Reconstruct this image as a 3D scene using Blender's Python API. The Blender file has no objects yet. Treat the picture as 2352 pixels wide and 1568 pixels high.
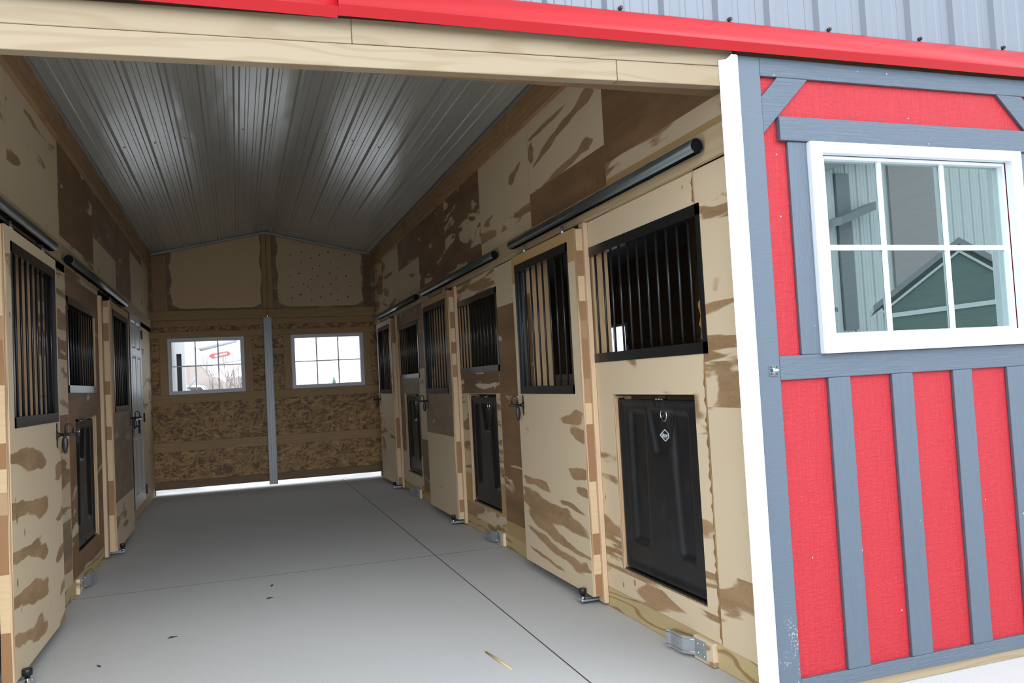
import bpy, bmesh, math, random
from mathutils import Vector, Matrix
random.seed(7)
SC = bpy.context.scene
COL = SC.collection
PI = math.pi

# ------------------------------------------------------------------ render look, camera, sky
SC.view_settings.view_transform = 'Standard'
SC.view_settings.look = 'None'
SC.view_settings.gamma = 1
SC.view_settings.use_curve_mapping = False
SC.view_settings.exposure = 1.35
SC.cycles.use_denoising = True
SC.cycles.max_bounces = 10
SC.cycles.diffuse_bounces = 6
SC.cycles.glossy_bounces = 5
SC.cycles.transparent_max_bounces = 12

cam = bpy.data.cameras.new('camera')
camo = bpy.data.objects.new('camera', cam)
COL.objects.link(camo)
cam.sensor_width = 36
cam.lens = 1880 / 2352 * 36
cam.clip_start = 0.05
cam.clip_end = 500
r = Vector((0.94685, -0.317201, -0.053457)); u = Vector((0.036334, -0.059657, 0.997557)); w = Vector((0.319616, 0.94648, 0.044961))
M = Matrix(((r.x, u.x, -w.x), (r.y, u.y, -w.y), (r.z, u.z, -w.z))).to_4x4()
M.translation = (0, 0, 1.3333)
camo.matrix_world = M
SC.camera = camo

world = bpy.data.worlds.new('overcast')
SC.world = world
world.use_nodes = True
bgn = world.node_tree.nodes['Background']
# overcast sky, with a bright lobe added low in front to light the aisle
_t = world.node_tree
_tc = _t.nodes.new('ShaderNodeTexCoord')
_dot = _t.nodes.new('ShaderNodeVectorMath'); _dot.operation = 'DOT_PRODUCT'; _dot.inputs[1].default_value = Vector((0.05, -1, 0.22)).normalized()
_nrm = _t.nodes.new('ShaderNodeVectorMath'); _nrm.operation = 'NORMALIZE'
_mr = _t.nodes.new('ShaderNodeMapRange'); _mr.interpolation_type = 'SMOOTHSTEP'
_mr.inputs[1].default_value = math.cos(math.radians(48)); _mr.inputs[2].default_value = math.cos(math.radians(14))
_mr.inputs[3].default_value = 1.0; _mr.inputs[4].default_value = 3.2
_t.links.new(_tc.outputs['Generated'], _nrm.inputs[0]); _t.links.new(_nrm.outputs[0], _dot.inputs[0])
_t.links.new(_dot.outputs['Value'], _mr.inputs[0]); _t.links.new(_mr.outputs[0], bgn.inputs[1])
bgn.inputs[0].default_value = (0.86, 0.94, 1.03, 1)


# ------------------------------------------------------------------ materials
class G:
    """small node graph builder"""
    def __init__(s, name):
        s.m = bpy.data.materials.new(name); s.m.use_nodes = True
        s.t = s.m.node_tree; s.n = s.t.nodes; s.l = s.t.links
        s.b = s.n['Principled BSDF']

    def node(s, typ, **kw):
        x = s.n.new(typ)
        for k, v in kw.items(): setattr(x, k, v)
        return x

    def put(s, sock, v):
        if hasattr(v, 'is_linked') or hasattr(v, 'links'): s.l.new(v, sock)
        else:
            if isinstance(v, (tuple, list)) and len(v) == 3 and sock.type == 'RGBA': v = (*v, 1)
            sock.default_value = v

    def co(s):
        return s.node('ShaderNodeTexCoord').outputs['Object']

    def math(s, op, a, b=0.0, c=None):
        x = s.node('ShaderNodeMath', operation=op)
        s.put(x.inputs[0], a); s.put(x.inputs[1], b)
        if c is not None: s.put(x.inputs[2], c)
        return x.outputs[0]

    def vmath(s, op, a, b=(0, 0, 0)):
        x = s.node('ShaderNodeVectorMath', operation=op)
        s.put(x.inputs[0], a); s.put(x.inputs[1], b)
        return x.outputs['Value'] if op in ('LENGTH', 'DISTANCE', 'DOT_PRODUCT') else x.outputs[0]

    def sep(s, v):
        x = s.node('ShaderNodeSeparateXYZ'); s.put(x.inputs[0], v); return x.outputs

    def comb(s, a, b, c):
        x = s.node('ShaderNodeCombineXYZ')
        for i, v in enumerate((a, b, c)): s.put(x.inputs[i], v)
        return x.outputs[0]

    def noise(s, v, scale=5, detail=3, rough=.5, dist=0.0, out='Fac'):
        x = s.node('ShaderNodeTexNoise'); s.put(x.inputs['Vector'], v)
        x.inputs['Scale'].default_value = scale; x.inputs['Detail'].default_value = detail
        x.inputs['Roughness'].default_value = rough; x.inputs['Distortion'].default_value = dist
        return x.outputs[out]

    def vor(s, v, scale=5, feat='F1', rand=1.0):
        x = s.node('ShaderNodeTexVoronoi', feature=feat); s.put(x.inputs['Vector'], v)
        x.inputs['Scale'].default_value = scale; x.inputs['Randomness'].default_value = rand
        return x.outputs

    def white(s, v, dim='3D'):
        x = s.node('ShaderNodeTexWhiteNoise', noise_dimensions=dim); s.put(x.inputs['Vector'], v); return x.outputs['Value']

    def step(s, v, a, b):
        x = s.node('ShaderNodeMapRange', interpolation_type='SMOOTHSTEP')
        s.put(x.inputs[0], v); x.inputs[1].default_value = a; x.inputs[2].default_value = b
        x.inputs[3].default_value = 0; x.inputs[4].default_value = 1
        return x.outputs[0]

    def mix(s, f, a, b, mode='MIX'):
        x = s.node('ShaderNodeMix', data_type='RGBA', blend_type=mode)
        s.put(x.inputs[0], f); s.put(x.inputs[6], a); s.put(x.inputs[7], b)
        return x.outputs[2]

    def bump(s, h, strength=.3, dist=.01):
        x = s.node('ShaderNodeBump'); s.put(x.inputs['Height'], h)
        x.inputs['Strength'].default_value = strength; x.inputs['Distance'].default_value = dist
        s.l.new(x.outputs[0], s.b.inputs['Normal'])

    def done(s, col=None, rough=None, metal=None, spec=None):
        if col is not None: s.put(s.b.inputs['Base Color'], col)
        if rough is not None: s.put(s.b.inputs['Roughness'], rough)
        if metal is not None: s.put(s.b.inputs['Metallic'], metal)
        if spec is not None: s.put(s.b.inputs['Specular IOR Level'], spec)
        return s.m


LIGHT = (0.70, 0.565, 0.385); BROWN = (0.315, 0.198, 0.102); DARK = (0.12, 0.066, 0.03)


def grain_uv(g, seed, vertical=False):
    x, y, z = g.sep(g.co())
    a = g.math('ADD', x, y)
    if vertical: a, z = z, a
    return g.math('ADD', a, seed * 7.31), z


def plywood(name, cover=.5, seed=0, light=LIGHT, brown=BROWN, su=1.3, sv=4.5, sharp=.06, knots=True, blobs=(), ksize=.07, warp=.10):
    g = G(name)
    a, z = grain_uv(g, seed)
    v = g.comb(g.math('MULTIPLY', a, su), g.math('MULTIPLY', z, sv), seed * 3.7)
    wob = g.noise(g.comb(g.math('MULTIPLY', a, 2.2), g.math('MULTIPLY', z, 5), seed), 1.3, 3)
    n = g.noise(v, 1.0, 3, .48, .9)
    n = g.math('ADD', n, g.math('MULTIPLY', g.math('SUBTRACT', wob, .5), .25))
    mask = g.step(n, cover, cover + sharp)
    # fine grain streaks
    st = g.noise(g.comb(g.math('MULTIPLY', a, 1.5), g.math('MULTIPLY', z, 70), seed), 1.0, 3, .6)
    cath = g.noise(g.comb(g.math('MULTIPLY', a, 1.6), g.math('MULTIPLY', z, 7), seed + 5), 1.2, 2, .5, 1.5)
    rings = g.math('SINE', g.math('MULTIPLY', cath, 90))
    if blobs:
        wx = g.noise(g.comb(g.math('MULTIPLY', a, 3.0), g.math('MULTIPLY', z, 9), seed + 2), 1.0, 3)
        wz = g.noise(g.comb(g.math('MULTIPLY', a, 3.0), g.math('MULTIPLY', z, 9), seed + 9), 1.0, 3)
        aw = g.math('ADD', g.sep(g.co())[1], g.math('MULTIPLY', g.math('SUBTRACT', wx, .5), warp * 2.4))
        zw = g.math('ADD', z, g.math('MULTIPLY', g.math('SUBTRACT', wz, .5), warp))
        acc = None
        for (by, bz, ry, rz, sh) in blobs:
            dy = g.math('SUBTRACT', aw, by)
            dz = g.math('SUBTRACT', g.math('SUBTRACT', zw, bz), g.math('MULTIPLY', dy, sh))
            d = g.math('ADD', g.math('POWER', g.math('MULTIPLY', g.math('ABSOLUTE', dy), 1 / ry), 2.0), g.math('POWER', g.math('MULTIPLY', g.math('ABSOLUTE', dz), 1 / rz), 2.0))
            d = g.math('POWER', 2.71828, g.math('MULTIPLY', d, -1.0))
            acc = d if acc is None else g.math('ADD', acc, d)
        mask = g.math('MAXIMUM', mask, g.step(acc, .30, .48))
    tone_ = g.noise(g.comb(g.math('MULTIPLY', a, 2), g.math('MULTIPLY', z, 7), seed + 4), 1.1, 3)
    lightc = g.mix(g.math('MULTIPLY', st, .2), light, tuple(c * .82 for c in light))
    tone = g.noise(g.comb(a, g.math('MULTIPLY', z, 3), seed + 3), 1.1, 2)
    lightc = g.mix(g.math('MULTIPLY', tone, .3), lightc, (light[0] * .8, light[1] * .74, light[2] * .62))
    brownc = g.mix(g.step(st, .3, .75), tuple(c * .92 for c in brown), tuple(c * 1.08 for c in brown))
    brownc = g.mix(g.step(tone_, .35, .65), brownc, tuple(c * 1.3 for c in brown))
    brownc = g.mix(g.math('MULTIPLY', g.step(rings, .3, 1.0), .16), brownc, DARK)
    c = g.mix(mask, lightc, brownc)
    if knots:
        kv = g.comb(g.math('MULTIPLY', a, 1.0), g.math('MULTIPLY', z, .62), seed)
        o = g.vor(kv, 6.0)
        rsel = g.math('GREATER_THAN', g.sep(o['Color'])[0], .35)
        kr = g.math('ADD', .03, g.math('MULTIPLY', g.sep(o['Color'])[1], ksize))
        k = g.math('MULTIPLY', rsel, g.math('SUBTRACT', 1.0, g.step(g.math('DIVIDE', o['Distance'], kr), .7, 1.25)))
        c = g.mix(g.math('MULTIPLY', k, .8), c, (.20, .11, .05))
    g.bump(st, .06, .004)
    return g.done(c, .62, spec=.35)


def lumber(name, col, dark, seed=0, vertical=False, ring=.35, sv=26, knots=True, rough=.6, spec=.3, lo=-.2, hi=1.0, kn=.09):
    g = G(name)
    rnd = g.node('ShaderNodeObjectInfo').outputs['Random']
    a, z = grain_uv(g, seed, vertical)
    a = g.math('ADD', a, g.math('MULTIPLY', rnd, 31.0))
    wv = g.noise(g.comb(g.math('MULTIPLY', a, .7), g.math('MULTIPLY', z, 4), seed), 1.4, 2, .5, .6)
    rings = g.math('SINE', g.math('ADD', g.math('MULTIPLY', z, sv * 6), g.math('MULTIPLY', wv, 34)))
    st = g.noise(g.comb(g.math('MULTIPLY', a, 2), g.math('MULTIPLY', z, 80), seed), 1, 3, .6)
    tone = g.noise(g.comb(g.math('MULTIPLY', a, .8), z, seed), 1.2, 2)
    c = g.mix(g.math('MULTIPLY', g.step(rings, lo, hi), ring), col, dark)
    c = g.mix(g.math('MULTIPLY', st, .28), c, tuple(x * .72 for x in col))
    c = g.mix(g.math('MULTIPLY', g.step(tone, .45, .8), .3), c, dark)
    if knots:
        kv = g.comb(g.math('MULTIPLY', a, .6), g.math('MULTIPLY', z, 1.5), seed + 1)
        o = g.vor(kv, 5.0)
        rsel = g.math('GREATER_THAN', g.sep(o['Color'])[0], .45)
        k = g.math('MULTIPLY', rsel, g.math('SUBTRACT', 1.0, g.step(o['Distance'], kn * .5, kn)))
        c = g.mix(g.math('MULTIPLY', k, .75), c, (dark[0] * .5, dark[1] * .42, dark[2] * .4))
    g.bump(st, .08, .004)
    return g.done(c, rough, spec=spec)


def paint(name, col, rough=.45, bumpv=None, bs=.25, spec=.5, speck=True):
    g = G(name)
    co = g.co(); x, y, z = g.sep(co)
    n = g.noise(co, 3, 3)
    c = g.mix(g.math('MULTIPLY', n, .22), col, tuple(k * .75 for k in col))
    if bumpv == 'h':
        hgt = g.noise(g.comb(g.math('MULTIPLY', x, 6), y, g.math('MULTIPLY', z, 130)), 1, 4, .6, 1.2)
    elif bumpv == 'v':
        hgt = g.noise(g.comb(g.math('MULTIPLY', x, 130), y, g.math('MULTIPLY', z, 6)), 1, 4, .6, 1.2)
    elif bumpv == 'mix':
        h1 = g.noise(g.comb(g.math('MULTIPLY', x, 110), y, g.math('MULTIPLY', z, 5)), 1, 4, .6, 1.4)
        h2 = g.noise(g.comb(g.math('MULTIPLY', x, 26), y, g.math('MULTIPLY', z, 80)), 1, 3, .6, .8)
        hgt = g.math('ADD', h1, g.math('MULTIPLY', h2, .8))
    else:
        hgt = g.noise(co, 60, 2)
    if bumpv:
        c = g.mix(g.math('MULTIPLY', g.step(hgt, .35, .75), .12), c, tuple(min(1, k * 1.35 + .03) for k in col))
    if speck:
        o = g.vor(g.comb(x, y, g.math('MULTIPLY', z, .8)), 26.0)
        sel = g.math('GREATER_THAN', g.sep(o['Color'])[0], .93)
        c = g.mix(g.math('MULTIPLY', g.math('MULTIPLY', sel, g.math('SUBTRACT', 1.0, g.step(o['Distance'], .04, .10))), .5), c, (.75, .72, .68))
    g.bump(hgt, bs * 1.7, .009)
    return g.done(c, rough, spec=spec)


def plain(name, col, rough=.5, metal=0.0, spec=.5, var=.15, scale=8):
    g = G(name)
    n = g.noise(g.co(), scale, 3)
    return g.done(g.mix(g.math('MULTIPLY', n, var * 2), col, tuple(k * .6 for k in col)), rough, metal, spec)


# plywood looks (veneers)
P_PALE = plywood('plywood_pale', .622, 1, knots=True)
P_STAIN = plywood('plywood_stained', .53, 2, su=1.0, sv=5.5)
P_KNOT = plywood('plywood_big_knots', .63, 51, ksize=.16)
P_SWIRL = plywood('plywood_swirled', .515, 5, su=1.5, sv=6.5)
P_HALF = plywood('plywood_half_brown', .475, 8, su=1.1, sv=5)
P_BROWN = plywood('plywood_brown', .30, 3, brown=(.215, .122, .058))
P_OVAL = plywood('plywood_brown_with_pale_ovals', .375, 11, su=1.6, sv=6.5, brown=(.19, .11, .055))
P_DIM = plywood('plywood_grey_brown', .33, 14, brown=(.235, .165, .10), light=(.42, .33, .22))
P_GOLD = plywood('plywood_golden', .72, 17, light=(.50, .33, .15), knots=False)
P_STREAK = plywood('plywood_streaked', .505, 21, su=1.0, sv=9, brown=(.30, .185, .09))
P_DOOR = plywood('plywood_door_face', .70, 31, blobs=[(4.55, 1.085, 0.2, 0.034, -0.08), (4.44, 0.985, 0.14, 0.045, 0.1), (4.47, 0.755, 0.16, 0.03, 0), (4.43, 0.645, 0.12, 0.03, 0.1),
    (5.22, 0.615, 0.264, 0.03, 0.072), (4.98, 0.5, 0.55, 0.028, 0.12), (4.88, 0.435, 0.462, 0.03, 0.102), (5.25, 0.46, 0.242, 0.045, 0.12), (4.62, 0.53, 0.198, 0.022, 0.09),
    (5.15, 0.36, 0.308, 0.045, 0.12), (4.72, 0.3, 0.352, 0.022, 0.108), (4.98, 0.235, 0.462, 0.026, 0.12), (5.12, 0.15, 0.33, 0.016, 0.09), (4.52, 0.21, 0.154, 0.015, 0.06)], warp=.10)
_rows = []
for _z, _k in ((1.055, 1), (.81, 1), (.59, .7), (.385, .8), (.19, .6)):
    _rows += [(4.50, _z + .03, .20, .030, -.05), (4.84, _z - .005, .25 * _k, .050, -.04), (5.00, _z - .045, .10, .030, .0), (5.46, _z - .12, .14, .035, .2)]
P_DOORL = plywood('plywood_door_swirls', .70, 37, blobs=_rows, warp=.11)
P_SSTAIN = plywood('plywood_long_stains', .73, 41, blobs=[(4.66, 2.885, .40, .026, -.13), (4.29, 2.945, .09, .042, 0), (4.72, 2.62, .42, .026, -.10), (4.33, 2.675, .09, .045, 0), (4.92, 2.985, .34, .020, -.03),
    (5.22, 2.88, .06, .06, 0), (5.05, 2.80, .14, .016, -.2)], warp=.07)
P_SPOT = plywood('plywood_few_spots', .76, 44, blobs=[(5.58, 2.83, .13, .03, -.30), (5.66, 2.80, .05, .035, 0), (6.28, 2.62, .13, .016, -.2), (6.30, 2.60, .06, .03, .2)], warp=.05)

STAINM = plain('resin_stain', (.30, .15, .045), .6, var=.3, scale=40)
EDGE = G('plywood_edge')
_a, _z = grain_uv(EDGE, 0)
_x, _y, _zz = EDGE.sep(EDGE.co())
EDGE = EDGE.done(EDGE.mix(EDGE.step(EDGE.noise(EDGE.comb(EDGE.math('MULTIPLY', _x, 220), EDGE.math('MULTIPLY', _y, 220), EDGE.math('MULTIPLY', _zz, 2)), 1, 1), .4, .6), (.55, .40, .24), (.26, .15, .08)), .7)
g = G('door_core_edge')
_x, _y, _zz = g.sep(g.co())
rnd = g.node('ShaderNodeObjectInfo').outputs['Random']
cell = g.math('FLOOR', g.math('ADD', g.math('MULTIPLY', g.math('ADD', _zz, g.math('MULTIPLY', g.noise(g.comb(0, 0, _zz), 2, 0), .16)), 8.0), g.math('MULTIPLY', rnd, 50)))
wn = g.white(g.comb(cell, g.math('FLOOR', g.math('MULTIPLY', rnd, 99)), 0))
stn = g.noise(g.comb(g.math('MULTIPLY', g.math('ADD', _x, _y), 3), 0, g.math('MULTIPLY', _zz, 60)), 1, 3)
cc = g.mix(g.step(wn, .42, .5), (.30, .16, .075), (.66, .49, .29))
CORE = g.done(g.mix(g.math('MULTIPLY', stn, .4), cc, (.24, .13, .06)), .6, spec=.3)

PINE = lumber('pine_board', (.50, .385, .24), (.38, .245, .12), 2, ring=.30, sv=20)
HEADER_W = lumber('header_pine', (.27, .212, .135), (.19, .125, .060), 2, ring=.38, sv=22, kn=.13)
PINE_V = lumber('pine_board_upright', (.58, .37, .20), (.42, .22, .09), 3, vertical=True, ring=.3)
PINE_IN = lumber('pine_rail', (.40, .255, .13), (.25, .14, .06), 6, ring=.3)
PINE_INV = lumber('pine_rail_upright', (.40, .255, .13), (.25, .14, .06), 7, vertical=True, ring=.3)
TRIMW = lumber('ceiling_board_pine', (.43, .265, .135), (.25, .125, .05), 4, ring=.45, sv=14)
TREATED = lumber('treated_sill_pine', (.56, .43, .22), (.24, .12, .045), 9, ring=.8, sv=13, lo=.62, hi=1.0)
STOP_W = lumber('door_stop_pine', (.62, .44, .28), (.50, .31, .17), 12, vertical=True, ring=.2)
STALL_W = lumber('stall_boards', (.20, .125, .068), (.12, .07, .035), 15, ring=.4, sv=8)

g = G('osb_flakes')
x, y, z = g.sep(g.co())
base = g.comb(x, 0, z)
wv = g.vmath('MULTIPLY', g.vmath('SUBTRACT', g.noise(base, 7, 2, out='Color'), (.5, .5, .5)), (.05, 0, .05))
base = g.vmath('ADD', base, wv)
bx_, by_, bz_ = g.sep(base)
fl = []
for ang_, sc_ in ((20, 0.0), (75, 3.1), (-40, 7.7), (-5, 11.3)):
    ca_, sa_ = math.cos(math.radians(ang_)), math.sin(math.radians(ang_))
    p_ = g.math('ADD', g.math('MULTIPLY', bx_, ca_), g.math('MULTIPLY', bz_, sa_)); q_ = g.math('SUBTRACT', g.math('MULTIPLY', bz_, ca_), g.math('MULTIPLY', bx_, sa_))
    fl.append(g.sep(g.vor(g.comb(g.math('MULTIPLY', p_, 11), sc_, g.math('MULTIPLY', q_, 44)), 1.0)['Color']))
c1 = g.math('MAXIMUM', g.math('MAXIMUM', g.math('MULTIPLY', fl[0][0], .85), g.math('MULTIPLY', fl[1][0], .8)), g.math('MULTIPLY', fl[2][0], .75))
f = g.math('ADD', g.math('MULTIPLY', g.math('SUBTRACT', c1, .25), 1.1), g.math('MULTIPLY', g.math('SUBTRACT', fl[3][1], .5), .35))
rp = g.node('ShaderNodeValToRGB')
g.l.new(f, rp.inputs[0])
e = rp.color_ramp.elements
e[0].position = .1; e[0].color = (.13, .068, .026, 1)
e[1].position = .95; e[1].color = (.70, .47, .20, 1)
k = rp.color_ramp.elements.new(.45); k.color = (.34, .20, .075, 1)
k = rp.color_ramp.elements.new(.72); k.color = (.47, .29, .115, 1)
g.bump(f, .08, .004)
OSB = g.done(rp.outputs[0], .55, spec=.35)

g = G('concrete')
co = g.co()
n1 = g.noise(co, 1.3, 4, .6); n2 = g.noise(co, 90, 3, .7); n3 = g.noise(co, 420, 2, .7)
c = g.mix(n1, (.47, .46, .445), (.53, .52, .505))
c = g.mix(g.math('MULTIPLY', g.step(n2, .5, .75), .35), c, (.30, .29, .275))
c = g.mix(g.math('MULTIPLY', g.step(n3, .45, .7), .3), c, (.56, .545, .52))
g.bump(g.math('ADD', n2, g.math('MULTIPLY', n3, .6)), .12, .004)
CONC = g.done(c, .78, spec=.3)
g = G('concrete_joint'); JOINT = g.done((.075, .068, .06), .9)

g = G('snowy_gravel')
n = g.noise(g.co(), .6, 5, .6)
SNOW = g.done(g.mix(g.step(n, .35, .6), (.52, .50, .48), (.82, .83, .85)), .8)

g = G('ceiling_steel')
co = g.co(); x, y, z = g.sep(co)
n = g.noise(g.comb(g.math('MULTIPLY', x, 3), g.math('MULTIPLY', y, .8), 0), 1.6, 2)
g.bump(n, .12, .05)
CEIL = g.done((.46, .46, .42), .235, .30, .6)
g = G('gable_steel')
co = g.co(); x, y, z = g.sep(co)
n = g.noise(g.comb(g.math('MULTIPLY', x, 2), y, g.math('MULTIPLY', z, 1)), 1.0, 2)
g.bump(n, .1, .05)
GABLE = g.done((.125, .14, .165), .33, .0, .5)
g = G('galvanised_steel')
o = g.vor(g.co(), 60)
GALV = g.done(g.mix(g.math('MULTIPLY', g.sep(o['Color'])[0], .4), (.52, .55, .58), (.36, .39, .42)), .33, .85)
g = G('galvanised_track')
n = g.noise(g.vmath('MULTIPLY', g.co(), (40, 1.2, 40)), 1, 3)
TRACK = g.done(g.mix(g.step(n, .35, .7), (.085, .10, .097), (.17, .19, .185)), .33, .75)
GREYST = plain('grey_steel_channel', (.30, .31, .325), .4, .25)
CHROME = plain('bright_zinc', (.75, .76, .78), .15, 1.0, var=.05)
BLACK = plain('black_powder_coat', (.013, .013, .014), .28, 0, .5, var=.1)
BLACKL = plain('black_iron', (.010, .010, .011), .42, 0, .45, var=.1)
g = G('black_moulded_plastic')
co = g.co(); x, y, z = g.sep(co)
n = g.noise(g.comb(x, g.math('MULTIPLY', y, 4), g.math('MULTIPLY', z, 2)), 3, 4, .65)
PLAST = g.done(g.mix(g.step(n, .45, .8), (.0075, .008, .0095), (.019, .020, .023)), g.math('ADD', .32, g.math('MULTIPLY', n, .2)), 0, .5)
WHITE = plain('white_vinyl', (.66, .69, .72), .32, 0, .5, var=.03)
DOORW = plain('white_door_enamel', (.60, .61, .62), .4, 0, .5, var=.05)
FRAMEG = plain('window_frame_vinyl', (.56, .57, .60), .4, 0, .5, var=.05)
RED = paint('red_wood_siding', (.34, .013, .020), .55, 'mix', .35, spec=.3)
SLATE = paint('slate_grey_trim_paint', (.070, .092, .119), .5, 'h', .28)
SLATEV = paint('slate_grey_upright_paint', (.070, .092, .119), .5, 'v', .22)
g = G('slate_grey_corner_paint')      # corner board: dusty scuffs low down
co = g.co(); x, y, z = g.sep(co)
h = g.noise(g.comb(g.math('MULTIPLY', x, 30), y, g.math('MULTIPLY', z, 110)), 1, 4, .6, 1.2)
c = g.mix(g.math('MULTIPLY', g.noise(co, 3, 3), .22), (.070, .092, .119), (.07, .088, .11))
cells = g.vor(g.comb(g.math('MULTIPLY', x, 1.0), y, z), 90.0)
patch = g.math('MULTIPLY', g.step(g.noise(g.comb(g.math('MULTIPLY', x, 14), y, g.math('MULTIPLY', z, 7)), 1, 2), .45, .62), g.math('SUBTRACT', 1.0, g.step(z, .28, .36)))
c = g.mix(g.math('MULTIPLY', g.math('MULTIPLY', patch, g.math('SUBTRACT', 1.0, g.step(cells['Distance'], .25, .45))), .55), c, (.50, .47, .42))
g.bump(h, .25, .006)
SLATEC = g.done(c, .5)
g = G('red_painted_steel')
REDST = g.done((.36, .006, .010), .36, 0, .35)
PALE_B = paint('pale_steel_siding', (.62, .66, .66), .45, None, .05, speck=False)
TAUPE = plain('taupe_door', (.36, .33, .33), .5)
GREEN = plain('green_siding', (.13, .20, .18), .5)
GREYROOF = plain('grey_roof', (.24, .26, .28), .5)
BARK = plain('bare_bark', (.30, .25, .22), .8)
BRUSHM = plain('dry_brush', (.26, .215, .185), .9)
CONIF = plain('conifer_needles', (.10, .14, .11), .9)
TRUCKW = plain('white_truck_paint', (.46, .47, .48), .35, var=.04)
DECAL = plain('red_decal', (.42, .05, .04), .4)
CAPM = plain('black_end_cap', (.006, .006, .007), .7, 0, .1)
RUBBER = plain('dark_rubber', (.03, .03, .033), .6)
CARGL = plain('dark_car_glass', (.03, .035, .04), .1)
STRAW = plain('straw', (.55, .40, .20), .7)
LEAFM = plain('dry_leaf', (.05, .035, .03), .8)


def glass_mat(name, refl, tint, base_t=(1, 1, 1), ior=1.5):
    m = bpy.data.materials.new(name); m.use_nodes = True
    t = m.node_tree; n = t.nodes
    n.remove(n['Principled BSDF'])
    tr = n.new('ShaderNodeBsdfTransparent'); tr.inputs[0].default_value = (*base_t, 1)
    gl = n.new('ShaderNodeBsdfGlossy'); gl.inputs[0].default_value = (*tint, 1); gl.inputs['Roughness'].default_value = .0
    fr = n.new('ShaderNodeFresnel'); fr.inputs[0].default_value = ior
    ad = n.new('ShaderNodeMath'); ad.operation = 'ADD'; ad.use_clamp = True; ad.inputs[1].default_value = refl
    mx = n.new('ShaderNodeMixShader')
    ge = n.new('ShaderNodeNewGeometry')
    fm = n.new('ShaderNodeMath'); fm.operation = 'SUBTRACT'; fm.inputs[0].default_value = 1.0
    ml = n.new('ShaderNodeMath'); ml.operation = 'MULTIPLY'
    t.links.new(ge.outputs['Backfacing'], fm.inputs[1]); t.links.new(fr.outputs[0], ad.inputs[0])
    t.links.new(ad.outputs[0], ml.inputs[0]); t.links.new(fm.outputs[0], ml.inputs[1]); t.links.new(ml.outputs[0], mx.inputs[0])
    t.links.new(tr.outputs[0], mx.inputs[1]); t.links.new(gl.outputs[0], mx.inputs[2])
    t.links.new(mx.outputs[0], n['Material Output'].inputs[0])
    return m


GLASS = glass_mat('clear_glass', .0, (1, 1, 1), ior=1.22)
GLASSX = glass_mat('coated_window_glass', .36, (.80, .95, .93), (.80, .90, .88))


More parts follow.
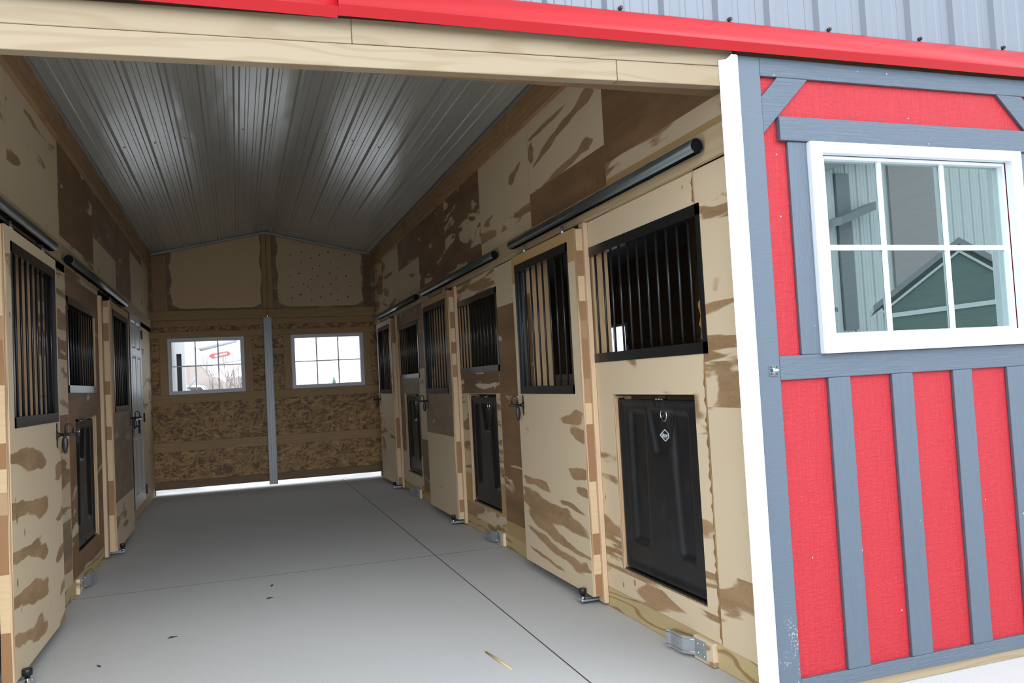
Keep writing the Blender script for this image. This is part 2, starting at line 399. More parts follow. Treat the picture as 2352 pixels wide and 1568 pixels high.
# ------------------------------------------------------------------ mesh building
class MB:
    """collects shapes, links them as one mesh object"""
    def __init__(s, mp=None):
        s.v = []; s.f = []; s.mi = []; s.mp = mp; s.sm = []

    def add(s, vs, fs, mi=0, smooth=False):
        o = len(s.v)
        s.v += [tuple(p) for p in vs]
        s.f += [tuple(i + o for i in q) for q in fs]
        s.mi += [mi] * len(fs); s.sm += [smooth] * len(fs)
        return s

    def box(s, x0, x1, y0, y1, z0, z1, mi=0):
        vs = [(x, y, z) for x in (x0, x1) for y in (y0, y1) for z in (z0, z1)]
        return s.add(vs, [(0, 1, 3, 2), (4, 6, 7, 5), (0, 4, 5, 1), (2, 3, 7, 6), (0, 2, 6, 4), (1, 5, 7, 3)], mi)  # last face is the top

    def prism(s, poly, fn, a, b, mi=0, smooth=False):
        """poly of (p,q) extruded from a to b; fn(p,q,t) -> point"""
        n = len(poly)
        vs = [fn(p, q, a) for p, q in poly] + [fn(p, q, b) for p, q in poly]
        fs = [tuple(range(n))[::-1], tuple(range(n, 2 * n))]
        s.add(vs, fs, mi)
        o = len(s.v) - 2 * n
        s.f += [(o + i, o + (i + 1) % n, o + n + (i + 1) % n, o + n + i) for i in range(n)]
        s.mi += [mi] * n; s.sm += [smooth] * n
        return s

    def tube(s, pts, rad, seg=12, mi=0, caps=True, smooth=True, closed=False):
        pts = [Vector(p) for p in pts]; n = len(pts)
        rads = rad if isinstance(rad, (list, tuple)) else [rad] * n
        up = None; rings = []
        for i, p in enumerate(pts):
            if closed: t = pts[(i + 1) % n] - pts[i - 1]
            else: t = pts[min(i + 1, n - 1)] - pts[max(i - 1, 0)]
            t.normalize()
            if up is None: up = Vector((0, 0, 1)) if abs(t.z) < .9 else Vector((1, 0, 0))
            a = t.cross(up).normalized(); b = a.cross(t).normalized(); up = b
            rings.append([p + (a * math.cos(2 * PI * j / seg) + b * math.sin(2 * PI * j / seg)) * rads[i] for j in range(seg)])
        vs = [q for rg in rings for q in rg]; fs = []
        for i in range(n if closed else n - 1):
            k = (i + 1) % n
            for j in range(seg):
                fs.append((i * seg + j, i * seg + (j + 1) % seg, k * seg + (j + 1) % seg, k * seg + j))
        s.add(vs, fs, mi, smooth)
        if caps and not closed:
            o = len(s.v) - n * seg
            s.f += [tuple(o + j for j in range(seg)), tuple(o + (n - 1) * seg + j for j in range(seg))]
            s.mi += [mi] * 2; s.sm += [False] * 2
        return s

    def ball(s, c, rx, ry, rz, seg=12, rings=8, mi=0):
        vs = []; fs = []
        for i in range(rings + 1):
            th = PI * i / rings
            for j in range(seg):
                ph = 2 * PI * j / seg
                vs.append((c[0] + rx * math.sin(th) * math.cos(ph), c[1] + ry * math.sin(th) * math.sin(ph), c[2] + rz * math.cos(th)))
        for i in range(rings):
            for j in range(seg):
                fs.append((i * seg + j, i * seg + (j + 1) % seg, (i + 1) * seg + (j + 1) % seg, (i + 1) * seg + j))
        return s.add(vs, fs, mi, True)

    def sheet(s, w0, w1, y0, y1, z0, z1, holes=(), strips=(), fn=None, edge=0):
        """plate between depths w0 (face) and w1, with holes (y0,y1,z0,z1) and horizontal veneer strips [(z_top, mi)] from bottom to top"""
        fn = fn or (lambda w, y, z: (w, y, z))
        ys = sorted({y0, y1} | {min(max(h[i], y0), y1) for h in holes for i in (0, 1)})
        zs = sorted({z0, z1} | {min(max(h[i], z0), z1) for h in holes for i in (2, 3)} | {t for t, _ in strips if z0 < t < z1})
        def hole(y, z): return any(h[0] < y < h[1] and h[2] < z < h[3] for h in holes)
        def mi_at(z):
            for t, m in strips:
                if z < t: return m
            return strips[-1][1] if strips else 0
        solid = {}
        for i in range(len(ys) - 1):
            for j in range(len(zs) - 1):
                yc = (ys[i] + ys[i + 1]) / 2; zc = (zs[j] + zs[j + 1]) / 2
                solid[i, j] = not hole(yc, zc)
        for (i, j), ok in solid.items():
            if not ok: continue
            a, b, c, d = ys[i], ys[i + 1], zs[j], zs[j + 1]; m = mi_at((c + d) / 2)
            for ww in (w0, w1):
                s.add([fn(ww, a, c), fn(ww, b, c), fn(ww, b, d), fn(ww, a, d)], [(0, 1, 2, 3)], m)
            for (di, dj, p, q) in ((-1, 0, (a, c), (a, d)), (1, 0, (b, c), (b, d)), (0, -1, (a, c), (b, c)), (0, 1, (a, d), (b, d))):
                if not solid.get((i + di, j + dj), False):
                    s.add([fn(w0, *p), fn(w1, *p), fn(w1, *q), fn(w0, *q)], [(0, 1, 2, 3)], edge)
        return s

    def build(s, name, mat, parent=None, bevel=0.0, loc=None):
        me = bpy.data.meshes.new(name)
        org = Vector(loc) if loc is not None else (Vector(parent.get('_org', (0, 0, 0))) if parent is not None else Vector((0, 0, 0)))
        vs = s.v if s.mp is None else [s.mp(*p) for p in s.v]
        bm = bmesh.new()
        bvs = [bm.verts.new(Vector(p)) for p in vs]
        for q, m, sm in zip(s.f, s.mi, s.sm):
            try:
                fc = bm.faces.new([bvs[i] for i in q])
                fc.material_index = m; fc.smooth = sm
            except ValueError: pass
        bmesh.ops.remove_doubles(bm, verts=bm.verts, dist=1e-5)
        bmesh.ops.recalc_face_normals(bm, faces=bm.faces)
        bm.to_mesh(me); bm.free()
        for m in (mat if isinstance(mat, (list, tuple)) else [mat]): me.materials.append(m)
        o = bpy.data.objects.new(name, me)
        COL.objects.link(o)
        if parent is not None: o.parent = parent
        if bevel:
            b = o.modifiers.new('bevel', 'BEVEL'); b.width = bevel; b.segments = 2; b.limit_method = 'ANGLE'; b.angle_limit = math.radians(50)
        return o


def tag(o, label, cat, kind=None, group=None):
    o['label'] = label; o['category'] = cat
    if kind: o['kind'] = kind
    if group: o['group'] = group
    return o


def thing(name, label, cat, kind=None, group=None):
    o = bpy.data.objects.new(name, None)
    o.empty_display_size = .1
    COL.objects.link(o)
    return tag(o, label, cat, kind, group)


XR, XL, YE = 1.975, -1.10, 12.10
RIGHT = lambda w, y, z: (XR - w, y, z)
LEFT = lambda w, y, z: (XL + w, y, z)


# ------------------------------------------------------------------ setting: ground, floor
m = MB()
m.add([(-120, -90, -.03), (120, -90, -.03), (120, 160, -.03), (-120, 160, -.03)], [(0, 1, 2, 3)])
tag(m.build('ground', SNOW), 'pale snowy gravel yard all round the barn', 'ground', 'structure')

JX, JY, gp = 1.402, 6.285, .004
m = MB()
xs = [(-5.2, JX - gp), (JX + gp, 6.2)]
ysl = [(-2.2, 2.05 - gp), (2.05 + gp, JY - gp), (JY + gp, 12.24)]
for x0, x1 in xs:
    for y0, y1 in ysl:
        m.box(x0, x1, y0, y1, -.09, 0, 1); m.mi[-6:] = [1, 1, 1, 1, 1, 0]
m.box(-5.2, 6.2, -2.2, 12.24, -.10, -.002, 1)
tag(m.build('floor', [CONC, JOINT]), 'light grey concrete aisle floor with sawn joints', 'floor', 'structure')

# ------------------------------------------------------------------ ceiling: ribbed steel, two slopes
XM, ZE, ZR = .4375, 3.295, 3.618
ceil = thing('ceiling', 'ribbed grey steel ceiling of two slopes above the aisle', 'ceiling', 'structure')


def rib_profile(x0, x1, phase, pitch, h, hm):
    """(x, drop) points of a ribbed panel"""
    pts = [(x0, 0)]
    k = math.ceil((x0 - phase) / pitch)
    xx = phase + k * pitch
    while xx < x1 - .03:
        if xx > x0 + .035:
            pts += [(xx - .026, 0), (xx - .012, h), (xx + .012, h), (xx + .026, 0)]
        for q in (1 / 3, 2 / 3):
            c = xx + pitch * q
            if c < x1 - .03: pts += [(c - .016, 0), (c - .010, hm), (c + .010, hm), (c + .016, 0)]
        xx += pitch
    pts.append((x1, 0))
    return pts


for sx, nm in ((-1, 'ceiling_sheet'), (1, 'ceiling_sheet')):
    x0, x1 = (XL - .02, XM) if sx < 0 else (XM, XR + .02)
    zat = lambda x: ZR - (ZR - ZE) * abs(x - XM) / (XR - XM)
    pr = rib_profile(x0, x1, XM + .09, .2286, .020, .005)
    m = MB()
    n = len(pr)
    for yy in (2.95, 12.16):
        m.v += [(x, yy, zat(x) - d) for x, d in pr]
    m.f += [(i, i + 1, n + i + 1, n + i) for i in range(n - 1)]
    m.mi += [0] * (n - 1); m.sm += [False] * (n - 1)
    m.build(nm, CEIL, ceil)
m = MB()
for yy in (5.0, 7.15, 9.3, 11.4):
    for i in range(13):
        x = XM + .09 + .2286 * (i - 6) + .05
        if XL + .1 < x < XR - .1: m.ball((x, yy, zat(x) - .002), .008, .008, .006, 8, 4)
m.build('screw', GREYST, ceil)
for x, s in ((XL, 1), (XR, -1)):
    m = MB(); m.box(min(x, x + s * .05), max(x, x + s * .05), 2.95, 12.1, ZE - .012, ZE + .004)
    m.build('edge_trim', GREYST, ceil)
m = MB()
for (xa, xb) in ((XL, XM), (XM, XR)):
    m.prism([(xa, zat(xa) - .035), (xb, zat(xb) - .035), (xb, zat(xb) - .008), (xa, zat(xa) - .008)], lambda p, q, t: (p, t, q), 12.07, 12.1)
m.build('edge_trim', GREYST, ceil)

# roof shell over everything (keeps daylight out of the stalls)
m = MB()
m.prism([(-4.4, 2.75), (-1.12, 3.34), (XM, 3.66), (1.99, 3.34), (5.2, 2.75), (5.2, 2.82), (1.99, 3.42), (XM, 3.74), (-1.12, 3.42), (-4.4, 2.82)], lambda p, q, t: (p, t, q), 2.86, 12.6)
tag(m.build('roof', GREYROOF), 'low grey roof over the stalls and aisle', 'roof', 'structure')

# ------------------------------------------------------------------ side walls
PLY = [P_PALE, P_STAIN, P_SWIRL, P_HALF, P_BROWN, P_OVAL, P_DIM, P_GOLD, P_STREAK, P_SSTAIN, P_SPOT, EDGE, P_KNOT]
PALE, STAIN, SWIRL, HALF, BRN, OVAL, DIM, GOLD, STREAK, SST, SPOT, ED, KNOT = range(13)


def ply_sheet(par, mp, y0, y1, z0, z1, strips, holes=()):
    m = MB(mp)
    m.sheet(0, -.014, y0 + .0015, y1 - .0015, z0, z1, holes, strips, edge=ED)
    return m.build('plywood_sheet', PLY, par)


wr = thing('wall_right', 'right aisle wall of stained plywood sheets above the stall fronts', 'wall', 'structure')
for y0, y1, st in ((2.82, 4.07, [(2.40, GOLD), (2.49, STREAK), (9, BRN)]), (4.07, 5.29, [(2.60, BRN), (9, SST)]), (5.29, 6.51, [(2.46, PALE), (2.55, HALF), (9, SPOT)]),
                   (6.51, 7.73, [(9, OVAL)]), (7.73, 8.95, [(2.62, OVAL), (9, BRN)]), (8.95, 10.17, [(2.75, PALE), (9, DIM)]), (10.17, 11.39, [(9, SWIRL)]), (11.39, 12.12, [(9, STAIN)])):
    ply_sheet(wr, RIGHT, y0, y1, 2.22, 3.20, st)
for y0, y1, st in ((2.82, 3.185, [(.44, SWIRL), (1.16, KNOT), (1.36, HALF), (1.50, STREAK), (1.62, STREAK), (9, SWIRL)]), (5.395, 6.21, [(.22, GOLD), (.9, BRN), (1.9, BRN), (9, STAIN)]),
                   (8.43, 9.24, [(.7, BRN), (1.5, PALE), (9, DIM)]), (11.46, 12.12, [(1.1, STAIN), (9, DIM)])):
    ply_sheet(wr, RIGHT, y0, y1, .112, 2.24, st)
# strips of wall over the door openings
for y0, y1 in ((4.36, 5.395), (7.39, 8.43), (10.42, 11.46)):
    ply_sheet(wr, RIGHT, y0, y1, 2.205, 2.24, [(9, BRN)])
# studs at the sides of the openings, seen through the bars
for y in (5.40, 8.43, 11.46):
    m = MB(RIGHT); m.box(-.15, -.015, y, y + .04, 0, 2.3); m.build('stud', PINE_V, wr)
m = MB(RIGHT); m.box(0, .030, 2.82, 12.1, 2.225, 2.355)
m.build('track_board', PINE, wr, .004)

wl = thing('wall_left', 'left aisle wall of stained plywood sheets around the stall doors', 'wall', 'structure')
for y0, y1, st in ((2.82, 4.83, [(9, STAIN)]), (4.83, 6.14, [(9, PALE)]), (6.14, 7.54, [(2.46, STREAK), (9, BRN)]), (7.54, 8.875, [(2.7, PALE), (9, DIM)]),
                   (8.875, 10.08, [(9, DIM)]), (10.08, 11.28, [(3.0, PALE), (9, DIM)]), (11.28, 12.12, [(9, PALE)])):
    ply_sheet(wl, LEFT, y0, y1, 2.22, 3.20, st)
for y0, y1, st in ((2.82, 4.36, [(1.2, STREAK), (9, STAIN)]), (5.40, 6.28, [(.3, HALF), (.55, DIM), (1.0, STREAK), (1.12, PALE), (1.25, BRN), (1.38, STAIN), (1.62, PALE), (1.75, BRN), (9, STREAK)]),
                   (8.86, 9.72, [(1.2, STAIN), (9, PALE)]), (10.86, 12.12, [(.9, PALE), (1.6, STAIN), (9, PALE)])):
    ply_sheet(wl, LEFT, y0, y1, .112, 2.30, st)
for y0, y1 in ((4.36, 5.40), (7.70, 8.86), (9.72, 10.86)):
    ply_sheet(wl, LEFT, y0, y1, 2.22, 2.30, [(9, DIM)])
for y in (5.40, 8.86):
    m = MB(LEFT); m.box(-.15, -.015, y, y + .04, 0, 2.3); m.build('stud', PINE_V, wl)
m = MB(LEFT); m.box(0, .030, 2.82, 12.1, 2.27, 2.385)
m.build('track_board', PINE, wl, .004)

for mp, lab, nm in ((RIGHT, 'pine board along the top of the right wall under the ceiling', 'trim_1'), (LEFT, 'pine board along the top of the left wall under the ceiling', 'trim_2')):
    d = thing(nm, lab, 'trim', 'structure')
    cuts = [2.9, 5.62, 8.9, 12.1] if mp is RIGHT else [2.9, 5.0, 8.4, 12.1]
    for a, b in zip(cuts, cuts[1:]):
        m = MB(mp); m.box(0, .032, a, b - .003, 3.095, ZE); m.build('board', TRIMW, d, .003)
for mp, lab, nm in ((RIGHT, 'pressure-treated sill board along the foot of the right wall', 'baseboard_right'), (LEFT, 'pressure-treated sill board along the foot of the left wall', 'baseboard_left')):
    d = thing(nm, lab, 'baseboard', 'structure')
    segs = ((2.82, 4.50), (5.36, 7.50), (8.40, 10.52), (11.42, 12.1)) if mp is RIGHT else ((2.82, 4.45), (5.36, 7.76), (8.84, 12.1))
    for a, b in segs:
        m = MB(mp); m.box(-.10, -.004, a, b, 0, .122); m.build('board', TREATED, d, .005)


# ------------------------------------------------------------------ stall parts
def grille(par, mp, y0, y1, z0, z1, nbars, door, w0=0.0, lab=None, wb=-.018):
    """black steel grille: flanges top and bottom, returns into the opening, upright bars as sub-parts"""
    m = MB(mp)
    t = .004; fl = .052
    m.box(w0, w0 + t, y0, y1, z1 - fl, z1)
    m.box(w0, w0 + t, y0, y1, z0, z0 + fl)
    if door:
        m.box(w0, w0 + t, y0, y0 + .016, z0, z1); m.box(w0, w0 + t, y1 - .010, y1, z0, z1)
        d = .055
        m.box(w0 - d, w0, y0 + .004, y0 + .010, z0 + .004, z1 - .004); m.box(w0 - d, w0, y1 - .010, y1 - .004, z0 + .004, z1 - .004)
    else:
        d = .03
        m.box(w0, w0 + t, y0, y0 + .034, z0, z1)
    m.box(w0 - d, w0, y0 + .004, y1 - .004, z0 + fl - .008, z0 + fl); m.box(w0 - d, w0, y0 + .004, y1 - .004, z1 - fl, z1 - fl + .006)
    gr = m.build('grille', BLACK, par)
    for i in range(nbars):
        y = y0 + .03 + (y1 - y0 - .075) * i / (nbars - 1)
        b = MB(mp); b.tube([(w0 + wb, y, z0 + fl - .01), (w0 + wb, y, z1 - fl + .01)], .0065, 10)
        b.build('bar', BLACK, gr)
    return gr


def latch(par, mp, y, z, w0):
    """ring latch: spear plate, post, ring on top, hanging oval handle"""
    m = MB(mp)
    m.prism([(y, z + .07), (y + .010, z + .05), (y + .006, z + .03), (y + .016, z + .018), (y + .016, z - .018), (y + .006, z - .04), (y + .010, z - .055), (y, z - .075),
             (y - .010, z - .055), (y - .006, z - .04), (y - .016, z - .018), (y - .016, z + .018), (y - .006, z + .03), (y - .010, z + .05)], lambda p, q, t: (t, p, q), w0, w0 + .005)
    m.tube([(w0, y, z), (w0 + .012, y, z), (w0 + .022, y, z)], [.018, .014, .009], 12)
    m.tube([(w0 + .02, y, z), (w0 + .075, y, z), (w0 + .11, y, z)], [.009, .010, .006], 10)
    la = m.build('latch', BLACKL, par)
    m = MB(mp)
    pts = [(w0 + .046, y, z + .004), (w0 + .046, y, z + .048), (w0 + .054, y, z + .058), (w0 + .066, y, z + .062), (w0 + .078, y, z + .056), (w0 + .086, y, z + .044), (w0 + .086, y, z + .004)]
    m.tube(pts, .0048, 8)
    m.build('latch_ring', BLACKL, la)
    m = MB(mp)
    m.ball((w0 + .042, y, z - .056), .017, .009, .052, 14, 10)
    m.tube([(w0 + .042, y, z + .005), (w0 + .042, y, z - .02)], .008, 8)
    m.build('latch_handle', BLACKL, la)
    return la


def stall_door(mp, label, y0, y1, gy0, gy1, strips, mats, zb=.06, zt=2.19, nb=9):
    d = thing('sliding_stall_door', label, 'door', 'thing', 'sliding plywood stall doors')
    hole = (gy0 + .003, gy1 - .003, 1.226, 2.121)
    m = MB(mp); m.sheet(.088, .072, y0, y1, zb, zt, [hole], strips, edge=len(mats))
    m.build('face_panel', list(mats) + [EDGE], d)
    m = MB(mp); m.sheet(.0715, .030, y0 + .002, y1 - .002, zb, zt - .004, [hole], [(9, 0)], edge=1)
    m.build('core_frame', [PINE_V, CORE], d)
    grille(d, mp, gy0, gy1, 1.222, 2.125, nb, True, .088)
    latch(d, mp, y1 - .105, 1.145, .088)
    for y in (y0 + .22, y1 - .22):
        m = MB(mp); m.tube([(.062, y, zt - .01), (.062, y, 2.245)], .008, 8); m.box(.045, .08, y - .03, y + .03, zt, zt + .008); m.tube([(.062, y, zt + .008), (.062, y, zt + .022)], .013, 6, smooth=False)
        m.build('hanger', GALV, d)
    return d


def stall_front(mp, label, y0, y1, gy0, gy1, fy0, fy1, strips, logo=False, lab_bars=12, stop_y=None):
    d = thing('stall_front_panel', label, 'stall front', 'thing', 'plywood stall front panels with bars')
    gh = (gy0 + .006, gy1 - .004, 1.418, 2.052); fh = (fy0, fy1, .255, 1.215)
    if gh[0] < y0: gh = (y0 - .01, gh[1], gh[2], gh[3])
    m = MB(mp); m.sheet(0, -.016, y0, y1, .118, 2.222, [gh, fh], strips, edge=ED)
    m.build('plywood_panel', PLY, d)
    m = MB(mp)          # lumber behind the plywood lining the openings
    m.sheet(-.0165, -.115, y0, y1 + .075, .0, 2.22, [(gh[0] + .02, gh[1], gh[2], gh[3]), (fh[0] - .004, fh[1] + .004, fh[2] - .004, fh[3] + .004)], [(9, 0)], edge=0)
    m.build('lining_frame', PINE_V, d)
    grille(d, mp, gy0, gy1, 1.398, 2.07, lab_bars, False)
    sy = stop_y or y1
    m = MB(mp); m.box(0, .0285, sy, sy + .075, .02, 2.222)
    m.build('door_stop', STOP_W, d, .003)
    # drop-down feed door with moulded recesses
    ny, nz = 78, 96
    py0, py1, pz0, pz1 = fy0 + .012, fy1 - .012, .275, 1.185
    def sd(v, a, b, r=.012):
        t = min((v - a), (b - v)); t = max(0, min(1, (t + r) / (2 * r))); return t * t * (3 - 2 * t)
    def height(s, t):          # s 0..1 across from near edge, t 0..1 up
        h = 0
        h = max(h, sd(s, .70 - .03 * t, .88, .022) * sd(t, .17, .93, .016))
        h = max(h, sd(s, .155, .335 - .06 * (1 - t) + .05 * math.sin(t * PI) * .4, .022) * sd(t, .17, .93, .016))
        q = .075 + .075 * max(0, min(1, (t - .69) / .24))
        h = max(h, sd(s, .47 - q, .47 + q, .022) * sd(t, .69, .94, .016))
        rim = sd(s, .03, .97, .02) * sd(t, .025, .975, .02)
        return -.020 * h + .010 * (1 - rim) * (1 if s < .5 or s > .5 else 0)
    m = MB(mp)
    vs = []; fs = []
    for j in range(nz + 1):
        for i in range(ny + 1):
            s_, t_ = i / ny, j / nz
            y = py0 + (py1 - py0) * s_; z = pz0 + (pz1 - pz0) * t_
            vs.append((-.034 + height(s_, t_), y, z))
    for j in range(nz):
        for i in range(ny):
            a = j * (ny + 1) + i
            fs.append((a, a + 1, a + ny + 2, a + ny + 1))
    m.add(vs, fs, 0, True)
    m.box(-.062, -.060, py0, py1, pz0, pz1)
    m.box(-.061, -.020, py0, py0 + .006, pz0, pz1 + .012); m.box(-.061, -.028, py1 - .006, py1, pz0, pz1 + .008)
    m.box(-.061, -.036, py0, py1, pz1 - .004, pz1); m.box(-.061, -.036, py0, py1, pz0, pz0 + .004)
    fd = m.build('feed_door', PLAST, d)
    m = MB(mp); m.box(-.06, -.017, fy0 + .001, fy1 - .001, .256, .264)
    m.build('feed_door_sill', BLACK, d)
    m = MB(mp); m.box(-.06, -.02, fy0 + .003, fy1 - .003, 1.206, 1.2145)
    m.build('feed_door_head', BLACK, d)
    if logo:                                     # ragged, resin-stained edge of the plywood
        rr = random.Random(9)
        for za, zb_ in ((1.46, 1.64), (.62, 1.38), (.135, .60), (2.08, 2.20)):
            k = int((zb_ - za) / .018); pl = [(y0 + .001, za)]
            pl += [(y0 + rr.uniform(.003, .013) + (.010 if rr.random() < .2 else 0), za + (zb_ - za) * (i_ + .5) / k) for i_ in range(k)] + [(y0 + .001, zb_)]
            m = MB(mp); m.prism(pl, lambda p, q, t: (t, p, q), .0002, .0009); m.build('stained_edge', STAINM, d)
    ym = (py0 + py1) / 2 - .045
    m = MB(mp)
    m.tube([(-.048, ym + .004 * 0 + .030 * math.cos(a), 1.108 + .030 * math.sin(a)) for a in [2 * PI * k / 24 for k in range(24)]], .0035, 8, closed=True)
    m.build('pull_ring', CHROME, fd)
    m = MB(mp); m.box(-.06, -.03, ym - .03, ym + .03, 1.180, 1.190); m.box(-.055, -.045, ym - .035, ym + .035, 1.195, 1.212)
    for k in (-.03, 0, .03): m.ball((-.028, ym + k, 1.190), .006, .008, .006, 8, 6)
    m.build('feed_door_latch', CHROME, fd)
    if logo:
        cy, cz, hy, hz = ym + .006, 1.006, .052, .029
        m = MB(mp)
        def stroke(p, q, wd=.0022):
            dy, dz = q[0] - p[0], q[1] - p[1]; L = math.hypot(dy, dz); ny_, nz_ = -dz / L * wd, dy / L * wd
            m.prism([(p[0] + ny_, p[1] + nz_), (q[0] + ny_, q[1] + nz_), (q[0] - ny_, q[1] - nz_), (p[0] - ny_, p[1] - nz_)], lambda a, b, t: (t, a, b), -.0542, -.0525)
        stroke((cy + hy, cz), (cy, cz + hz)); stroke((cy + hy, cz), (cy, cz - hz))
        stroke((cy, cz + hz), (cy - hy * .72, cz + hz * .28)); stroke((cy, cz - hz), (cy - hy * .72, cz - hz * .28))
        stroke((cy + .022, cz - .0125), (cy - .022, cz - .0125), .0008)
        m.build('logo_diamond', WHITE, fd)
        cu = bpy.data.curves.new('logo_lettering', 'FONT'); cu.body = 'Stori'; cu.size = .030; cu.align_x = 'CENTER'; cu.align_y = 'CENTER'; cu.extrude = .0006; cu.offset = .0007
        tmp = bpy.data.objects.new('logo_lettering', cu); COL.objects.link(tmp)
        bpy.context.view_layer.update()
        me = bpy.data.meshes.new_from_object(tmp.evaluated_get(bpy.context.evaluated_depsgraph_get()))
        COL.objects.unlink(tmp); bpy.data.objects.remove(tmp)
        me.name = 'logo_lettering'; me.materials.clear(); me.materials.append(WHITE)
        o = bpy.data.objects.new('logo_lettering', me); COL.objects.link(o)
        me.transform(Matrix(((0, 0, -1, XR + .0535), (-1.35, 0, 0, cy), (0, 1, 0, cz + .001), (0, 0, 0, 1))))
        o.parent = fd
    return d


STR = {'a': [(.36, SWIRL), (.75, PALE), (1.0, PALE), (1.25, PALE), (1.4, PALE), (9, PALE)]}
stall_front(RIGHT, 'stall front panel with diamond logo on its black feed door, nearest the opening', 3.19, 4.355, 3.15, 4.36, 3.29, 4.15,
            [(.235, HALF), (.42, STREAK), (.98, STAIN), (1.22, PALE), (9, PALE)], True)
stall_front(RIGHT, 'middle stall front panel on the right wall, brown plywood with a pale oval', 6.215, 7.385, 6.18, 7.39, 6.32, 7.18,
            [(.235, HALF), (.5, GOLD), (1.22, STREAK), (1.42, OVAL), (9, STREAK)])
stall_front(RIGHT, 'last stall front panel on the right wall, beside the farthest sliding door', 9.245, 10.415, 9.19, 10.40, 9.31, 10.16,
            [(.5, PALE), (1.22, DIM), (1.42, DIM), (9, BRN)])
stall_front(LEFT, 'brown stall front panel with black bars on the left wall', 6.285, 7.655, 6.31, 7.51, 6.53, 7.42,
            [(.3, BRN), (.9, BRN), (1.22, BRN), (1.42, BRN), (9, BRN)])

DM = [P_DOOR, P_PALE, P_BROWN, P_DIM, P_GOLD, P_STAIN, P_STREAK, P_DOORL]
stall_door(RIGHT, 'sliding stall door with brown swirls low down, nearest the opening on the right wall', 4.375, 5.515, 4.475, 5.445, [(1.235, 0), (2.0, 1), (9, 4)], DM)
stall_door(RIGHT, 'middle sliding stall door on the right wall, grey-brown above pale plywood', 7.405, 8.535, 7.52, 8.475, [(.82, 1), (1.6, 3), (9, 4)], DM)
stall_door(RIGHT, 'farthest sliding stall door on the right wall, next to the back doors', 10.435, 11.535, 10.53, 11.44, [(.62, 1), (.95, 5), (9, 1)], DM)
stall_door(LEFT, 'sliding stall door with brown swirls at the left edge of the photo', 4.375, 5.515, 4.47, 5.47, [(1.3, 7), (9, 1)], DM)
stall_door(LEFT, 'grey-brown sliding stall door on the left wall just before the white door', 7.735, 8.97, 7.85, 8.88, [(.45, 5), (1.22, 3), (9, 4)], DM, zb=.05, zt=2.19)


def track(mp, label, y0, y1, zc=2.287, wc=.072):
    d = thing('door_track', label, 'door track', 'thing', 'round steel door tracks')
    m = MB(mp)
    seg = 22; R0, R1 = .034, .030; ang = [(-.42 * PI + (1.84 * PI) * k / seg) for k in range(seg + 1)]
    ang = [a for a in ang]
    vs = []; fs = []
    for yy in (y0, y1):
        for rr in (R0, R1):
            for k in range(seg + 1):
                a = -PI / 2 + .16 * PI + (2 * PI - .32 * PI) * k / seg
                vs.append((wc + rr * math.cos(a), yy, zc + rr * math.sin(a)))
    n = seg + 1
    for k in range(seg):
        fs += [(k, k + 1, 2 * n + k + 1, 2 * n + k), (n + k, 3 * n + k, 3 * n + k + 1, n + k + 1), (k, n + k, n + k + 1, k + 1), (2 * n + k, 2 * n + k + 1, 3 * n + k + 1, 3 * n + k)]
    m.add(vs, fs, 0, True)
    m.build('rail', TRACK, d)
    for yy, s in ((y0, 1), (y1, -1)):
        m = MB(mp); m.tube([(wc, yy + .001 * s, zc), (wc, yy + .02 * s, zc)], .0298, 20)
        m.build('end_cap', CAPM, d)
    k = int((y1 - y0) / .55)
    for i in range(k):
        y = y0 + .5 + i * (y1 - y0 - .7) / max(1, k - 1)
        m = MB(mp); m.box(.0305, .066, y - .028, y + .028, zc + .033, zc + .038); m.box(.0305, .035, y - .028, y + .028, zc - .02, zc + .060)
        m.build('bracket', TRACK, d)
    return d


track(RIGHT, 'steel door track above the nearest stall door on the right wall', 3.02, 5.53)
track(RIGHT, 'middle steel door track on the right wall', 5.94, 8.52)
track(RIGHT, 'farthest steel door track on the right wall, by the back wall', 8.86, 11.45)
track(LEFT, 'steel door track at the left edge of the photo', 3.0, 5.52, 2.275)
track(LEFT, 'steel door track on the left wall leading towards the white door', 6.02, 8.90, 2.275)


def stay_roller(mp, label, y):
    d = thing('door_stay', label, 'door stay', 'thing', 'bolt stays at the feet of the stall doors')
    m = MB(mp)
    m.box(-.004, .001, y - .03, y + .035, .012, .125)
    m.prism([(-.004, .014), (.128, .014), (.128, .022), (-.004, .022)], lambda p, q, t: (p, t, q), y - .03, y + .03)
    m.box(.0, .128, y - .03, y - .026, .014, .03); m.box(.0, .128, y + .026, y + .03, .014, .03)
    m.build('bracket', GALV, d, .002)
    m = MB(mp); m.tube([(.112, y, .02), (.112, y, .055)], .008, 10); m.tube([(.112, y, .022), (.112, y, .034)], .014, 6, smooth=False)
    m.build('bolt', CHROME, d)
    m = MB(mp); m.tube([(.112, y, .045), (.112, y, .058), (.112, y, .060), (.112, y, .088), (.112, y, .091)], [.012, .012, .022, .022, .019], 18)
    m.build('knob', BLACKL, d)


